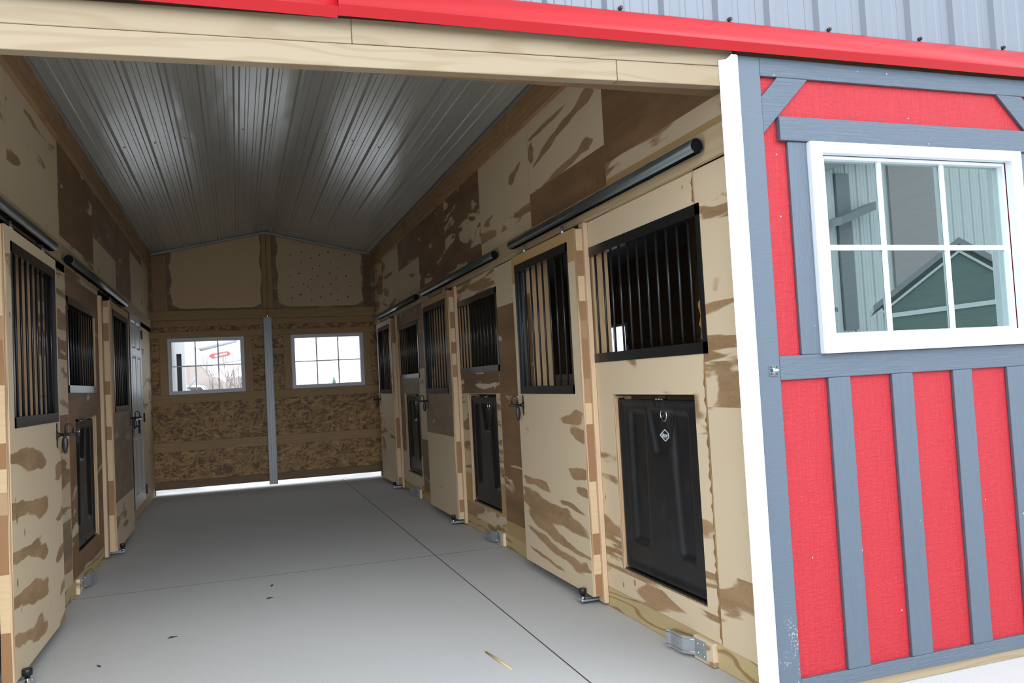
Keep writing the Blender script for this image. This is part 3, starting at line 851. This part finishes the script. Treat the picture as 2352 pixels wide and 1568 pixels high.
def guide_hook(mp, label, y):
    d = thing('door_guide', label, 'door guide', 'thing', 'galvanised door guides on the sills')
    m = MB(mp); m.box(-.004, .020, y, y + .165, .004, .108)
    m.build('mounting_block', P_PALE, d, .002)
    m = MB(mp)
    pl = [(.0205, y + .055), (.0205, y + .150), (.036, y + .175), (.056, y + .205), (.060, y + .225), (.060, y + .30), (.072, y + .325)]
    th = .003
    up = [(p + th, q) for p, q in pl][::-1]
    m.prism(pl + up, lambda p, q, t: (p, q, t), .018, .098)
    # pressed stiffening lines
    for zz in (.030, .086):
        m.tube([(p + th, q, zz) for p, q in pl[1:]], .0025, 6)
    m.build('hook', GALV, d)
    m = MB(mp)
    for yy, zz in ((.075, .085), (.075, .032), (.125, .078), (.125, .036)): m.ball((.024, y + yy, zz), .0025, .006, .006, 8, 5)
    m.build('screw', CHROME, d)


def floor_guide(mp, label, y):
    d = thing('floor_guide', label, 'door guide', 'thing', 'small zinc floor guides')
    m = MB(mp); m.box(-.004, .004, y, y + .05, .004, .11)
    m.build('mounting_block', P_PALE, d)
    m = MB(mp); m.tube([(.016, y - .005, .004), (.016, y - .005, .085)], .006, 10); m.box(.0, .02, y - .02, y + .03, .002, .008); m.box(.004, .008, y - .02, y + .03, .002, .06)
    m.build('pin', CHROME, d)


stay_roller(RIGHT, 'black knobbed door stay at the foot of the nearest right stall door', 4.475)
stay_roller(RIGHT, 'black knobbed door stay at the foot of the middle right stall door', 7.50)
stay_roller(RIGHT, 'black knobbed door stay at the foot of the farthest right stall door', 10.52)
stay_roller(LEFT, 'black knobbed door stay in the bottom left corner of the photo', 4.475)
stay_roller(LEFT, 'black knobbed door stay at the foot of the second left stall door', 7.87)
guide_hook(RIGHT, 'silver door guide on the right sill below the logo feed door', 3.235)
guide_hook(RIGHT, 'silver door guide on the sill below the middle right stall front', 6.27)
guide_hook(RIGHT, 'silver door guide on the sill below the farthest right stall front', 9.40)
guide_hook(LEFT, 'silver door guide on the left wall sill', 6.40)
floor_guide(RIGHT, 'small zinc guide at the far foot of the nearest right stall door', 5.56)
floor_guide(RIGHT, 'small zinc guide at the far foot of the middle right stall door', 8.58)
floor_guide(LEFT, 'small zinc guide at the far foot of the leftmost stall door', 5.57)
floor_guide(LEFT, 'small zinc guide at the foot of the wall before the white door', 9.02)

# ------------------------------------------------------------------ white six-panel door on the left wall
wd = thing('door_1', 'white six-panel steel door on the left wall near the back', 'door', 'structure')
y0, y1, z0, z1 = 9.745, 10.835, .13, 2.27
m = MB(LEFT)
ny, nz = 60, 110
pan = [(.13, .45, .83, .97), (.55, .87, .83, .97), (.13, .45, .45, .79), (.55, .87, .45, .79), (.13, .45, .07, .36), (.55, .87, .07, .36)]
vs = []; fs = []
for j in range(nz + 1):
    for i in range(ny + 1):
        s_, t_ = i / ny, j / nz; h = 0
        for a, b, c, d in pan:
            e_ = min(s_ - a, b - s_) * (y1 - y0); f_ = min(t_ - c, d - t_) * (z1 - z0)
            q = min(e_, f_)
            if q > 0: h = -.010 if q < .03 else -.002
        vs.append((.012 + h, y0 + (y1 - y0) * s_, z0 + (z1 - z0) * t_))
for j in range(nz):
    for i in range(ny):
        a = j * (ny + 1) + i; fs.append((a, a + 1, a + ny + 2, a + ny + 1))
m.add(vs, fs)
m.box(-.03, -.002, y0, y1, z0, z1)
m.build('door_leaf', DOORW, wd)
for z in (.24, 1.10, 2.10):
    m = MB(LEFT); m.box(.010, .022, y1 - .03, y1 + .03, z - .05, z + .05); m.tube([(.022, y1, z - .055), (.022, y1, z + .055)], .008, 8)
    m.build('hinge', BLACKL, wd)
m = MB(LEFT)
m.box(.010, .016, y0 + .05, y0 + .09, .93, 1.13)
m.tube([(.012, y0 + .07, 1.03), (.07, y0 + .07, 1.03)], .010, 10)
m.tube([(.07, y0 + .07, .95), (.07, y0 + .07, 1.10)], .010, 10)
m.build('lever_handle', BLACKL, wd)
m = MB(LEFT); m.box(-.05, .004, y1 + .002, y1 + .07, .112, 2.27); m.box(-.05, .004, y0 - .07, y0 - .002, .112, 2.27); m.box(-.05, .0, y0 - .07, y1 + .07, .02, .125)
m.build('door_jamb', PINE_V, wd)

# ------------------------------------------------------------------ back wall: gable panel over two sliding doors with windows
wb = thing('wall_back', 'plywood gable of the back wall above the two back doors', 'wall', 'structure')
m = MB()
for xa, xb in ((XL, XM), (XM, XR)):
    za, zb2 = zat(xa), zat(xb)
    m.prism([(xa, 2.42), (xb, 2.42), (xb, zb2), (xa, za)], lambda p, q, t: (p, t, q), 12.14, 12.16)
m.build('gable_sheet', P_DIM, wb)
pale = plywood('plywood_gable_panel', .72, 61, light=(.66, .49, .29), knots=False)
pitted = plywood('plywood_pitted_panel', .70, 64, light=(.60, .46, .29), knots=True)
for xa, xb, mt in ((-.82, .37, pale), (.60, 1.80, pitted)):
    m = MB()
    n = 24
    rg = random.Random(int(xa * 100) + 5)
    rag = lambda k: rg.uniform(-.006, .006) + .012 * math.sin(k * .55 + xa)
    top = [(xa + (xb - xa) * k / n, zat(xa + (xb - xa) * k / n) - .03) for k in range(n + 1)]
    rt = [(xb + rag(k), zat(xb) - .03 - (zat(xb) - .03 - 2.56) * k / 26) for k in range(1, 26)]
    bt = [(xb - (xb - xa) * k / 40, 2.534 + rg.uniform(-.002, .004) + .07 * max(0, 1 - k / 5) ** 2 + .07 * max(0, 1 - (40 - k) / 6) ** 2) for k in range(41)]
    lt = [(xa + rag(k + 3), 2.60 + (zat(xa) - .03 - 2.60) * k / 26) for k in range(1, 26)]
    m.prism(top + rt + bt + lt, lambda p, q, t: (p, t, q), 12.132, 12.1395)
    m.build('plywood_panel', mt, wb)
holes = MB()
for i in range(7):
    for j in range(5):
        x = .80 + .13 * i + (.03 if j % 2 else 0) + random.uniform(-.03, .03); z = 2.66 + .155 * j + .05 * math.sin(i * 2.1)
        if z < zat(x) - .08: holes.ball((x, 12.131, z), random.uniform(.007, .014), .004, random.uniform(.006, .011), 8, 5)
hl = holes.build('nail_hole', RUBBER, wb)
for a, b, z0, z1, yy, mt in ((.383, .452, 2.51, 3.60, 12.10, PINE_INV), (.455, .525, 2.51, 3.60, 12.10, PINE_INV), (-1.06, -.87, 2.51, 3.27, 12.125, PINE_INV), (1.83, 1.93, 2.51, 3.28, 12.128, STALL_W)):
    m = MB(); m.box(a, b, yy, 12.15, z0, z1); m.build('post', mt, wb, .003)
for (xa, xb, z0, z1, yy) in ((XL, .44, 2.375, 2.505, 12.095), (.443, XR, 2.375, 2.505, 12.095)):
    m = MB(); m.box(xa, xb, yy, 12.15, z0, z1); m.build('rail', PINE_IN, wb, .003)
m = MB(); m.box(XL, XR, 12.12, 12.15, 2.285, 2.374)
m.build('rail', PINE_IN, wb, .003)

WZ0, WZ1 = 1.352, 2.128


def back_door(label, x0, x1, wx0, wx1, inner, nm):
    d = thing(nm, label, 'door', 'structure')
    m = MB(); m.sheet(12.135, 12.16, x0, x1, .075, 2.285, [(wx0 + .01, wx1 - .01, WZ0 + .01, WZ1 - .01)], [(9, 0)], fn=lambda w, y, z: (y, w, z))
    m.build('chipboard_panel', OSB, d)
    def bar(xa, xb, za, zb, up=False, y=12.102):
        mm = MB(); mm.box(xa, xb, y, 12.134, za, zb); mm.build('stile' if up else 'rail', PINE_INV if up else PINE_IN, d, .002)
    bar(x0, x1, WZ1 + .002, 2.215); bar(x0, x1, 1.235, WZ0 - .002); bar(x0, x1, .58, .708); 
    mm = MB(); mm.box(x0, x1, 12.108, 12.134, .075, .18); mm.build('rail', STALL_W, d, .002)
    bar(wx0 - .105, wx0 - .002, WZ0 - .001, WZ1 + .001, True); bar(wx1 + .002, wx1 + .105, WZ0 - .001, WZ1 + .001, True)
    for a, b in ((x0, wx0 - .107), (wx1 + .107, x1)):
        if b - a > .03: bar(a, b, 1.86, 1.95)
    # window in the door
    m = MB(); fr = .052
    m.box(wx0, wx1, 12.09, 12.17, WZ1 - fr, WZ1); m.box(wx0, wx1, 12.09, 12.17, WZ0, WZ0 + fr)
    m.box(wx0, wx0 + fr, 12.09, 12.17, WZ0 + fr, WZ1 - fr); m.box(wx1 - fr, wx1, 12.09, 12.17, WZ0 + fr, WZ1 - fr)
    f = m.build('window_frame', FRAMEG, d, .004)
    m = MB(); m.box(wx0 + fr, wx1 - fr, 12.146, 12.150, WZ0 + fr, WZ1 - fr)
    m.build('pane', GLASS, f)
    m = MB()
    for k in (1, 2):
        x = wx0 + fr + (wx1 - wx0 - 2 * fr) * k / 3; m.box(x - .009, x + .009, 12.151, 12.159, WZ0 + fr, WZ1 - fr)
    zc = (WZ0 + WZ1) / 2; m.box(wx0 + fr, wx1 - fr, 12.1515, 12.1585, zc - .008, zc + .008)
    m.build('glazing_bar', FRAMEG, f)


back_door('left back door of chipboard, its window showing a white truck', XL - .01, .43, -.886, .111, .43, 'door_2')
back_door('right back door of chipboard, its window showing white sky', .434, XR + .01, .746, 1.775, .43, 'door_3')
m = MB()
m.box(.378, .493, 12.055, 12.066, .03, 2.385); m.box(.378, .390, 12.04, 12.10, .03, 2.385); m.box(.481, .493, 12.04, 12.10, .03, 2.385); m.box(.418, .452, 12.045, 12.056, .03, 2.385)
tag(m.build('steel_post', GREYST, None, .003), 'grey steel channel post standing between the two back doors', 'post', 'thing')

# ------------------------------------------------------------------ stalls behind the walls (dark rooms)
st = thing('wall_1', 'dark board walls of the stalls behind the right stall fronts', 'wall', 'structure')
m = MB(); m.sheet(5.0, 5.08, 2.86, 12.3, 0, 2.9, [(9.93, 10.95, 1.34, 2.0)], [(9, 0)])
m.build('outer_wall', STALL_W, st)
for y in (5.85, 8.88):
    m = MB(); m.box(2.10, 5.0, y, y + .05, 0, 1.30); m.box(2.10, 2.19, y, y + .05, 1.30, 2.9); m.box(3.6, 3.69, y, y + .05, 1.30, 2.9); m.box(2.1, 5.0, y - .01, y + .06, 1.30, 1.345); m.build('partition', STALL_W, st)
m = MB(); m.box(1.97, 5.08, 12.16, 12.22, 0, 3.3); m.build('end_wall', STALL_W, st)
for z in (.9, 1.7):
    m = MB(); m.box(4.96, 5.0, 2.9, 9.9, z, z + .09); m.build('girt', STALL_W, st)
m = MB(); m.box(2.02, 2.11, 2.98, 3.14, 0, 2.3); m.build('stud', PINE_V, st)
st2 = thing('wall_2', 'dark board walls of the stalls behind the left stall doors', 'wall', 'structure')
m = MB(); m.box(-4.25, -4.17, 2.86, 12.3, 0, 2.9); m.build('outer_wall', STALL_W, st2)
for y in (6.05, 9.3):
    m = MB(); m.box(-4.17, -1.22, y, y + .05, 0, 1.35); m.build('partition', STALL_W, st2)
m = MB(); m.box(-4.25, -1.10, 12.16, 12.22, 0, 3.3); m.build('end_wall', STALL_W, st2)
w4 = thing('window_4', 'bright outer window glimpsed through the nearest stall bars', 'window', 'structure')
m = MB()
m.box(4.98, 5.09, 9.93, 10.95, 1.34, 1.375); m.box(4.98, 5.09, 9.93, 10.95, 1.965, 2.0); m.box(4.98, 5.09, 9.93, 9.965, 1.375, 1.965); m.box(4.98, 5.09, 10.915, 10.95, 1.375, 1.965)
m.build('window_frame', FRAMEG, w4)
m = MB(); m.box(5.03, 5.034, 9.965, 10.915, 1.375, 1.965); m.build('pane', GLASS, w4)
m = MB(); m.box(5.036, 5.044, 10.06, 10.075, 1.375, 1.965); m.box(5.036, 5.044, 10.43, 10.45, 1.375, 1.965); m.build('glazing_bar', FRAMEG, w4)

# ------------------------------------------------------------------ front of the barn
hd = thing('trim_3', 'pale pine header boards across the top of the opening', 'header', 'structure')
zt_ = lambda x: .0193 * (x + .65)


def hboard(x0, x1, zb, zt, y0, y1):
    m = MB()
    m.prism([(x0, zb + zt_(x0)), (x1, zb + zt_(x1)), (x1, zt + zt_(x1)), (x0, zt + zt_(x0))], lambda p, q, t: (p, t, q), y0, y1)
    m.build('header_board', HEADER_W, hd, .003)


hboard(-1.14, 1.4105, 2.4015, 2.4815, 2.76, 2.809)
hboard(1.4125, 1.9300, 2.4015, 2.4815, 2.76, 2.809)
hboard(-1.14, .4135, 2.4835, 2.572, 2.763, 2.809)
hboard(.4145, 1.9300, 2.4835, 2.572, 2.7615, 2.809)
m = MB(); m.box(-1.14, 1.94, 2.86, 2.93, 2.47, 3.5)
m.build('inner_board', STALL_W, hd)

# white jamb trim
m = MB()
prof = [(1.860, 2.7580), (1.884, 2.738), (1.888, 2.730), (1.898, 2.7225), (1.920, 2.7225), (1.930, 2.728), (1.930, 2.746), (1.9365, 2.748), (1.9365, 2.7580)]
n = len(prof)
m.v += [(p, q, 0.0) for p, q in prof] + [(p, q, 2.552 + (.014 if p > 1.893 else 0)) for p, q in prof]
m.f += [tuple(range(n))[::-1], tuple(range(n, 2 * n))] + [(i, (i + 1) % n, n + (i + 1) % n, n + i) for i in range(n)]
m.mi += [0] * (n + 2); m.sm += [False] * (n + 2)
tag(m.build('trim_4', WHITE), 'white vinyl jamb post at the right side of the opening', 'post', 'structure')

wf = thing('wall_front', 'red wood front wall with slate grey trim boards', 'wall', 'structure')
WO = (2.30, 3.352, 1.415, 2.205)
m = MB(); m.sheet(2.768, 2.80, 1.96, 5.08, .03, 2.577, [WO], [(9, 0)], fn=lambda w, y, z: (y, w, z)); m.build('red_siding', RED, wf)
m = MB(); m.sheet(2.801, 2.86, 1.97, 5.08, .0, 2.70, [WO], [(9, 0)], fn=lambda w, y, z: (y, w, z)); m.build('wall_frame', STALL_W, wf)


def trimb(x0, x1, z0, z1, mt, y0=2.75, nm='trim_board', bv=.003):
    mm = MB(); mm.box(x0, x1, y0, 2.7675, z0, z1); return mm.build(nm, mt, wf, bv)


trimb(1.938, 2.047, .005, 2.577, SLATEC, nm='corner_board')
trimb(2.0475, 5.0, 2.500, 2.577, SLATE)
trimb(2.0475, 3.540, 1.268, 1.365, SLATE)
trimb(2.0475, 4.99, .042, .098, SLATE)
trimb(2.118, 3.531, 2.237, 2.336, SLATE, 2.741)
trimb(2.158, 2.2495, 1.3655, 2.2365, SLATEV, 2.752); trimb(3.4025, 3.492, 1.3655, 2.2365, SLATEV, 2.752)
trimb(3.541, 3.650, .0985, 2.4995, SLATEV); trimb(4.99, 5.10, .005, 2.577, SLATEV)
for a, b in ((2.277, 2.386), (2.600, 2.710), (2.930, 3.036), (3.240, 3.348)):
    trimb(a, b, .0985, 1.2675, SLATEV, nm='batten')
for pl in ([(2.129, 2.4995), (2.278, 2.4995), (2.0505, 2.268), (2.0475, 2.268), (2.0475, 2.415)], [(3.459, 2.4995), (3.310, 2.4995), (3.5375, 2.268), (3.5405, 2.268), (3.5405, 2.415)]):
    mm = MB(); mm.prism(pl, lambda p, q, t: (p, t, q), 2.7515, 2.7675); mm.build('corner_brace', SLATE, wf, .002)
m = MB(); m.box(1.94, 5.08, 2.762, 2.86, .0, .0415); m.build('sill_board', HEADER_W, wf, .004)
# left side of the front, outside the picture
m = MB(); m.box(-4.25, -1.115, 2.768, 2.86, .0, 2.577); m.build('red_siding', RED, wf)
m = MB(); m.box(-1.235, -1.125, 2.75, 2.7675, .005, 2.577); m.build('corner_board', SLATEC, wf, .003)
m = MB(); m.box(-4.25, -1.236, 2.75, 2.7675, 2.5, 2.577); m.build('trim_board', SLATE, wf, .003)

# window in the front wall
w3 = thing('window_3', 'white six-pane window in the red front wall', 'window', 'structure')
m = MB()
X0, X1, Z0, Z1 = 2.2505, 3.402, 1.3655, 2.2365; ci = .058
m.sheet(2.728, 2.7675, X0, X1, Z0, Z1, [(X0 + ci, X1 - ci, Z0 + ci + .012, Z1 - ci + .012)], [(9, 0)], fn=lambda w, y, z: (y, w, z))
m.box(X0, X1, 2.722, 2.728, Z0, Z0 + .018)
m.build('casing', WHITE, w3, .003)
m = MB(); m.sheet(2.770, 2.83, X0 + ci, X1 - ci, Z0 + ci + .012, Z1 - ci + .012, [(2.349, 3.334, 1.449, 2.176)], [(9, 0)], fn=lambda w, y, z: (y, w, z))
m.build('sash', WHITE, w3, .003)
m = MB(); m.box(2.345, 3.338, 2.800, 2.804, 1.445, 2.180); m.build('pane', GLASSX, w3)
m = MB()
for x in (2.650, 2.996): m.box(x - .011, x + .011, 2.790, 2.799, 1.449, 2.176)
m.box(2.349, 3.334, 2.7905, 2.7985, 1.796, 1.818)
m.build('glazing_bar', WHITE, w3)

# small zinc catch on the corner board
ct = thing('door_catch', 'small zinc catch screwed to the slate corner board', 'catch')
m = MB(); m.box(1.993, 2.033, 2.744, 2.750, 1.316, 1.330); m.box(1.993, 2.033, 2.744, 2.750, 1.288, 1.302)
m.build('plate', CHROME, ct)
m = MB(); m.tube([(2.006, 2.742, 1.309), (2.028, 2.736, 1.309)], .006, 8); m.box(2.012, 2.020, 2.738, 2.750, 1.300, 1.318)
m.build('tongue', CHROME, ct)
m = MB()
for x, z in ((2.0, 1.323), (2.027, 1.323), (2.0, 1.295), (2.027, 1.295)): m.ball((x, 2.743, z), .0035, .002, .0035, 8, 4)
m.build('screw', BLACKL, ct)

# gable cladding above, ribbed steel
gs = thing('wall_gable', 'lavender grey ribbed steel gable above the red flashing', 'wall', 'structure')
pr = rib_profile(-4.3, 5.15, 1.664, .248, .021, .0035)
m = MB()
n = len(pr)
ztop = lambda x: 5.0 - .30 * abs(x - XM)
for lev in (0, 1):
    m.v += [(x, 2.816 - d, 2.705 if lev == 0 else ztop(x)) for x, d in pr]
m.f += [(i, i + 1, n + i + 1, n + i) for i in range(n - 1)]; m.mi += [0] * (n - 1); m.sm += [False] * (n - 1)
m.build('steel_cladding', GABLE, gs)
m = MB(); m.prism([(-4.3, 2.705), (5.15, 2.705), (5.15, 3.6), (XM, 5.0), (-4.3, 3.6)], lambda p, q, t: (p, t, q), 2.818, 2.855)
m.build('backing', STALL_W, gs)
m = MB()
for k in range(-8, 8):
    x = 1.469 + .4945 * k
    m.tube([(x, 2.818, 2.752), (x, 2.806, 2.752)], .009, 8); m.tube([(x, 2.806, 2.752), (x, 2.800, 2.752)], .006, 6, smooth=False)
m.build('screw', RUBBER, gs)

# red flashing in two overlapping pieces
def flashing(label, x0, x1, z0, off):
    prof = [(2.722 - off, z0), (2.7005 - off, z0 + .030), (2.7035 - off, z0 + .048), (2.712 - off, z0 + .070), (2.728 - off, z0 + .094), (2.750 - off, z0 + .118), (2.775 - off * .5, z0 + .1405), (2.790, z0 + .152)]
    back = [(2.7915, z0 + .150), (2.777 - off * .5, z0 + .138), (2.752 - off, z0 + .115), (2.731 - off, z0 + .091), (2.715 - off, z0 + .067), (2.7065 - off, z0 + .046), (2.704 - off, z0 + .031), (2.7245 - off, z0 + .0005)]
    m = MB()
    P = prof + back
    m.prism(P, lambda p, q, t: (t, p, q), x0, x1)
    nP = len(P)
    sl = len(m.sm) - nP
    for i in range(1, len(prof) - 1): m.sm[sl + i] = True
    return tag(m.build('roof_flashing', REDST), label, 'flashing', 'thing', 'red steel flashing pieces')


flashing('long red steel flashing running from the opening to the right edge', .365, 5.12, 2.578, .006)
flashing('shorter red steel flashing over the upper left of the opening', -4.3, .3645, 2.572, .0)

# ------------------------------------------------------------------ bits on the floor
m = MB(); m.tube([(1.105, 3.93, .003), (1.125, 3.78, .004), (1.142, 3.645, .003)], [.004, .007, .003], 6)
tag(m.build('straw', STRAW), 'single stalk of straw lying on the concrete in front of the sill', 'straw', 'thing')
for (x, y, a, lab) in ((.149, 5.597, .4, 'larger dark leaf scrap on the concrete in the middle of the aisle'), (.176, 5.947, 1.2, 'smaller dark leaf scrap just beyond the larger one in the aisle'),
                       (-.390, 4.991, .2, 'dark leaf scrap on the concrete, nearer the left doors'), (-.713, 4.654, 2.0, 'curled reddish leaf scrap close to the leftmost stall door')):
    m = MB(); L = .028
    ca, sa = math.cos(a), math.sin(a)
    pts = [(-L, 0, .002), (-L * .3, L * .28, .009), (L, 0, .003), (-L * .2, -L * .3, .004)]
    q = [(x + p * ca - s_ * sa, y + p * sa + s_ * ca, z) for p, s_, z in pts]
    m.add(q + [(p[0], p[1], p[2] - .0015) for p in q], [(0, 1, 2, 3), (7, 6, 5, 4), (0, 4, 5, 1), (1, 5, 6, 2), (2, 6, 7, 3), (3, 7, 4, 0)])
    tag(m.build('leaf_scrap', LEAFM), lab, 'leaf', 'thing')

# ------------------------------------------------------------------ yard behind the barn, seen through the back windows
bd = thing('white_shed', 'white building corner with a dark doorway seen through the left back window', 'building', 'thing')
m = MB(); m.sheet(16.0, 16.2, -6.0, -.885, -.02, 4.0, [(-1.03, -.945, -.1, 2.10)], [(9, 0)], fn=lambda w, y, z: (y, w, z)); m.build('wall', TRUCKW, bd)
m = MB(); m.box(-1.03, -.945, 16.1, 16.18, -.02, 2.10); m.build('doorway', CARGL, bd)
m = MB(); m.box(-1.14, -1.09, 15.93, 15.99, -.02, 4.0); m.build('corner_post', GREYST, bd)

tk = thing('boom_truck', 'white boom truck with a red decal seen through the left back window', 'truck', 'thing')
m = MB(); m.prism([(-1.35, 2.10), (-.62, 2.06), (1.3, 2.36), (1.3, 2.66), (.0, 2.50), (-.80, 2.40), (-.98, 2.56), (-1.35, 2.50)], lambda p, q, t: (p, t, q), 22.0, 22.6); m.build('boom', TRUCKW, tk, .02)
m = MB(); m.tube([(-.9, 22.1, 2.47), (-.15, 22.1, 2.64), (0.02, 22.1, 2.68)], .045, 12); m.build('boom_pipe', GREYST, tk)
m = MB(); m.prism([(-.66, 2.30), (-.60, 2.355), (-.20, 2.41), (-.13, 2.345), (-.18, 2.30), (-.56, 2.235)], lambda p, q, t: (p, t, q), 21.985, 21.999); dc = m.build('decal', DECAL, tk)
m = MB(); m.prism([(-.40, 2.305), (-.40, 2.345), (-.22, 2.375), (-.22, 2.330)], lambda p, q, t: (p, t, q), 21.975, 21.984); m.prism([(-.53, 2.285), (-.50, 2.335), (-.44, 2.33), (-.46, 2.265)], lambda p, q, t: (p, t, q), 21.975, 21.984); m.build('decal_mark', TRUCKW, dc)
m = MB(); m.box(-1.6, 1.8, 21.9, 23.4, .55, 1.30); m.box(1.2, 1.6, 22.0, 22.5, 1.3, 2.6); m.build('chassis', TRUCKW, tk, .03)
for x in (-1.1, 1.2):
    for yy in (21.95, 23.1):
        m = MB(); m.tube([(x, yy, .42), (x, yy + .28, .42)], .45, 20); m.build('wheel', RUBBER, tk)
m = MB(); m.tube([(-1.18, 21.7, 1.46), (-.93, 21.7, 1.86)], .03, 10); m.tube([(-1.2, 21.7, 1.3), (-1.15, 21.7, 1.5)], .06, 10); m.build('outrigger', GREYST, tk)

cr = thing('parked_car', 'white parked car with dark windows seen low in the left back window', 'car', 'thing')
m = MB(); m.prism([(-2.6, .35), (.3, .35), (.42, .75), (.25, 1.02), (-.55, 1.10), (-.95, 1.62), (-2.5, 1.66), (-2.7, 1.1)], lambda p, q, t: (p, t, q), 25.0, 26.7); m.build('body', TRUCKW, cr, .06)
m = MB(); m.prism([(-.66, 1.14), (-.99, 1.56), (-1.62, 1.58), (-1.62, 1.14)], lambda p, q, t: (p, t, q), 24.985, 25.01); m.prism([(-1.70, 1.14), (-1.70, 1.58), (-2.4, 1.59), (-2.45, 1.14)], lambda p, q, t: (p, t, q), 24.985, 25.01); m.build('window', CARGL, cr)
for x in (-2.05, -.35):
    m = MB(); m.tube([(x, 24.95, .34), (x, 25.2, .34)], .34, 20); m.build('wheel', RUBBER, cr)


def branchy(mb, p, d, ln, rad, depth, rng):
    q = p + d * ln
    mb.tube([p, (p + q) / 2 + Vector((rng.uniform(-.04, .04), rng.uniform(-.04, .04), 0)) * ln, q], [rad, rad * .8, rad * .6], 6)
    if depth == 0: return
    for _ in range(3 if depth > 1 else 2):
        nd = (d + Vector((rng.uniform(-.6, .6), rng.uniform(-.6, .6), rng.uniform(-.1, .4)))).normalized()
        branchy(mb, p + d * ln * rng.uniform(.55, 1), nd, ln * rng.uniform(.55, .75), rad * .55, depth - 1, rng)


def bare_tree(x, y, h, label, seed):
    rng = random.Random(seed)
    t = thing('bare_tree', label, 'tree', 'thing', 'bare trees behind the barn')
    mb = MB()
    for k in range(3):
        branchy(mb, Vector((x + .1 * (k - 1), y, -.03)), Vector((.16 * (k - 1), 0, 1)).normalized(), h * .42, .05, 4, rng)
    mb.build('trunk', BARK, t)


bare_tree(-.16, 20.5, 2.6, 'bare tree with thin branches in front of the white truck', 3)
bare_tree(2.1, 44, 2.6, 'far bare tree low in the right back window', 5)
m = MB(); rng = random.Random(4)
for k in range(46):
    x = rng.uniform(-3.2, .2); m.ball((x, 30 + rng.uniform(0, 2), rng.uniform(.2, 1.5)), rng.uniform(.3, .6), .5, rng.uniform(.25, .55), 8, 6)
tag(m.build('dry_brush', BRUSHM), 'heap of dry brown brush beyond the white truck', 'brush', 'stuff')
m = MB()
m.prism([(-30, -1), (-4, -1), (-1.5, 2.0), (-2.6, 3.6), (-9, 5.2), (-20, 5.0), (-30, 3)], lambda p, q, t: (p, t, q), 60, 75)
tag(m.build('hill', BRUSHM), 'low brown hill beyond the yard', 'hill', 'structure')
cn = thing('conifer_tree', 'small distant conifer low in the right back window', 'tree', 'thing')
m = MB(); m.tube([(6.6, 60, -.03), (6.6, 60, .5)], .06, 8); m.build('trunk', BARK, cn)
m = MB()
for k in range(6): m.tube([(6.6, 60, .3 + .28 * k), (6.6, 60, .72 + .29 * k)], [.52 - .075 * k, .02], 14)
m.build('crown', CONIF, cn)

# ------------------------------------------------------------------ yard in front of the barn, seen mirrored in the front window
pb = thing('steel_building', 'pale steel building across the yard mirrored in the front window', 'building', 'thing')
prb = rib_profile(12.2, 30, 12.3, .30, -.03, -.006)
m = MB(); n = len(prb)
rz = lambda x: 5.55 + .30 * (x - 12.2) if x < 17 else 6.99 - .2 * (x - 17)
m.v += [(x, -9.0 - d * -1, -.03) for x, d in prb] + [(x, -9.0 - d * -1, rz(x)) for x, d in prb]
m.f += [(i, i + 1, n + i + 1, n + i) for i in range(n - 1)]; m.mi += [0] * (n - 1); m.sm += [False] * (n - 1)
m.build('wall', PALE_B, pb)
m = MB(); m.prism([(12.2, -.03), (30, -.03), (30, 4.3), (17, 6.9), (12.2, 5.5)], lambda p, q, t: (p, t, q), -9.3, -9.05); m.build('backing', PALE_B, pb)
m = MB(); m.box(14.05, 15.35, -9.02, -8.93, -.03, 5.9); m.build('sliding_door', TAUPE, pb)
m = MB(); m.box(12.6, 12.95, -9.02, -8.94, 2.0, 5.45); m.build('upright_panel', GREYROOF, pb)
m = MB(); m.prism([(11.6, 5.25), (17, 6.95), (30, 4.35), (30, 4.6), (17, 7.2), (11.6, 5.45)], lambda p, q, t: (p, t, q), -9.4, -8.6); m.build('roof', GREYROOF, pb)
m = MB(); m.prism([(12.3, 4.22), (13.4, 4.62), (13.4, 4.78), (12.3, 4.38)], lambda p, q, t: (p, t, q), -9.0, -8.5); m.build('awning', GREYROOF, pb)

gsd = thing('green_shed', 'green gabled shed mirrored in the front window', 'shed', 'thing')
SH = lambda a, d, z: (10.52 + .76 * a + .65 * d, -4.0 + .65 * a - .76 * d, z)      # turned so that its gable faces the barn window
m = MB(SH); m.prism([(-1.05, -.03), (1.05, -.03), (1.05, 2.22), (0, 3.0), (-1.05, 2.22)], lambda p, q, t: (p, t, q), 0, 1.5); m.build('walls', GREEN, gsd)
for sg in (-1, 1):
    m = MB(SH); m.prism([(sg * 1.25, 2.07), (0, 3.01), (0, 3.11), (sg * 1.25, 2.17)], lambda p, q, t: (p, t, q), -.12, 1.6); m.build('roof', GREYROOF, gsd)
    m = MB(SH); m.prism([(sg * 1.20, 1.98), (0, 2.885), (0, 2.93), (sg * 1.20, 2.025)], lambda p, q, t: (p, t, q), -.05, -.02); m.build('rake_trim', PALE_B, gsd)
m = MB(SH); m.prism([(-1.05, 1.96), (1.05, 2.10), (1.05, 2.17), (-1.05, 2.03)], lambda p, q, t: (p, t, q), -.03, -.005); m.build('white_trim', PALE_B, gsd)
m = MB(SH); m.box(-1.07, -1.0, -.03, -.005, -.03, 2.0); m.build('corner_trim', PALE_B, gsd)
ls = thing('low_shed', 'low grey-roofed green shed mirrored at the left of the front window', 'shed', 'thing')
m = MB(); m.box(6.5, 10.7, -9.1, -7.3, -.03, 2.2); m.build('walls', GREEN, ls)
m = MB(); m.prism([(-9.3, 2.80), (-7.05, 2.26), (-7.05, 2.34), (-9.3, 2.88)], lambda p, q, t: (t, p, q), 6.3, 10.8); m.build('roof', GREYROOF, ls)

bpy.context.view_layer.update()
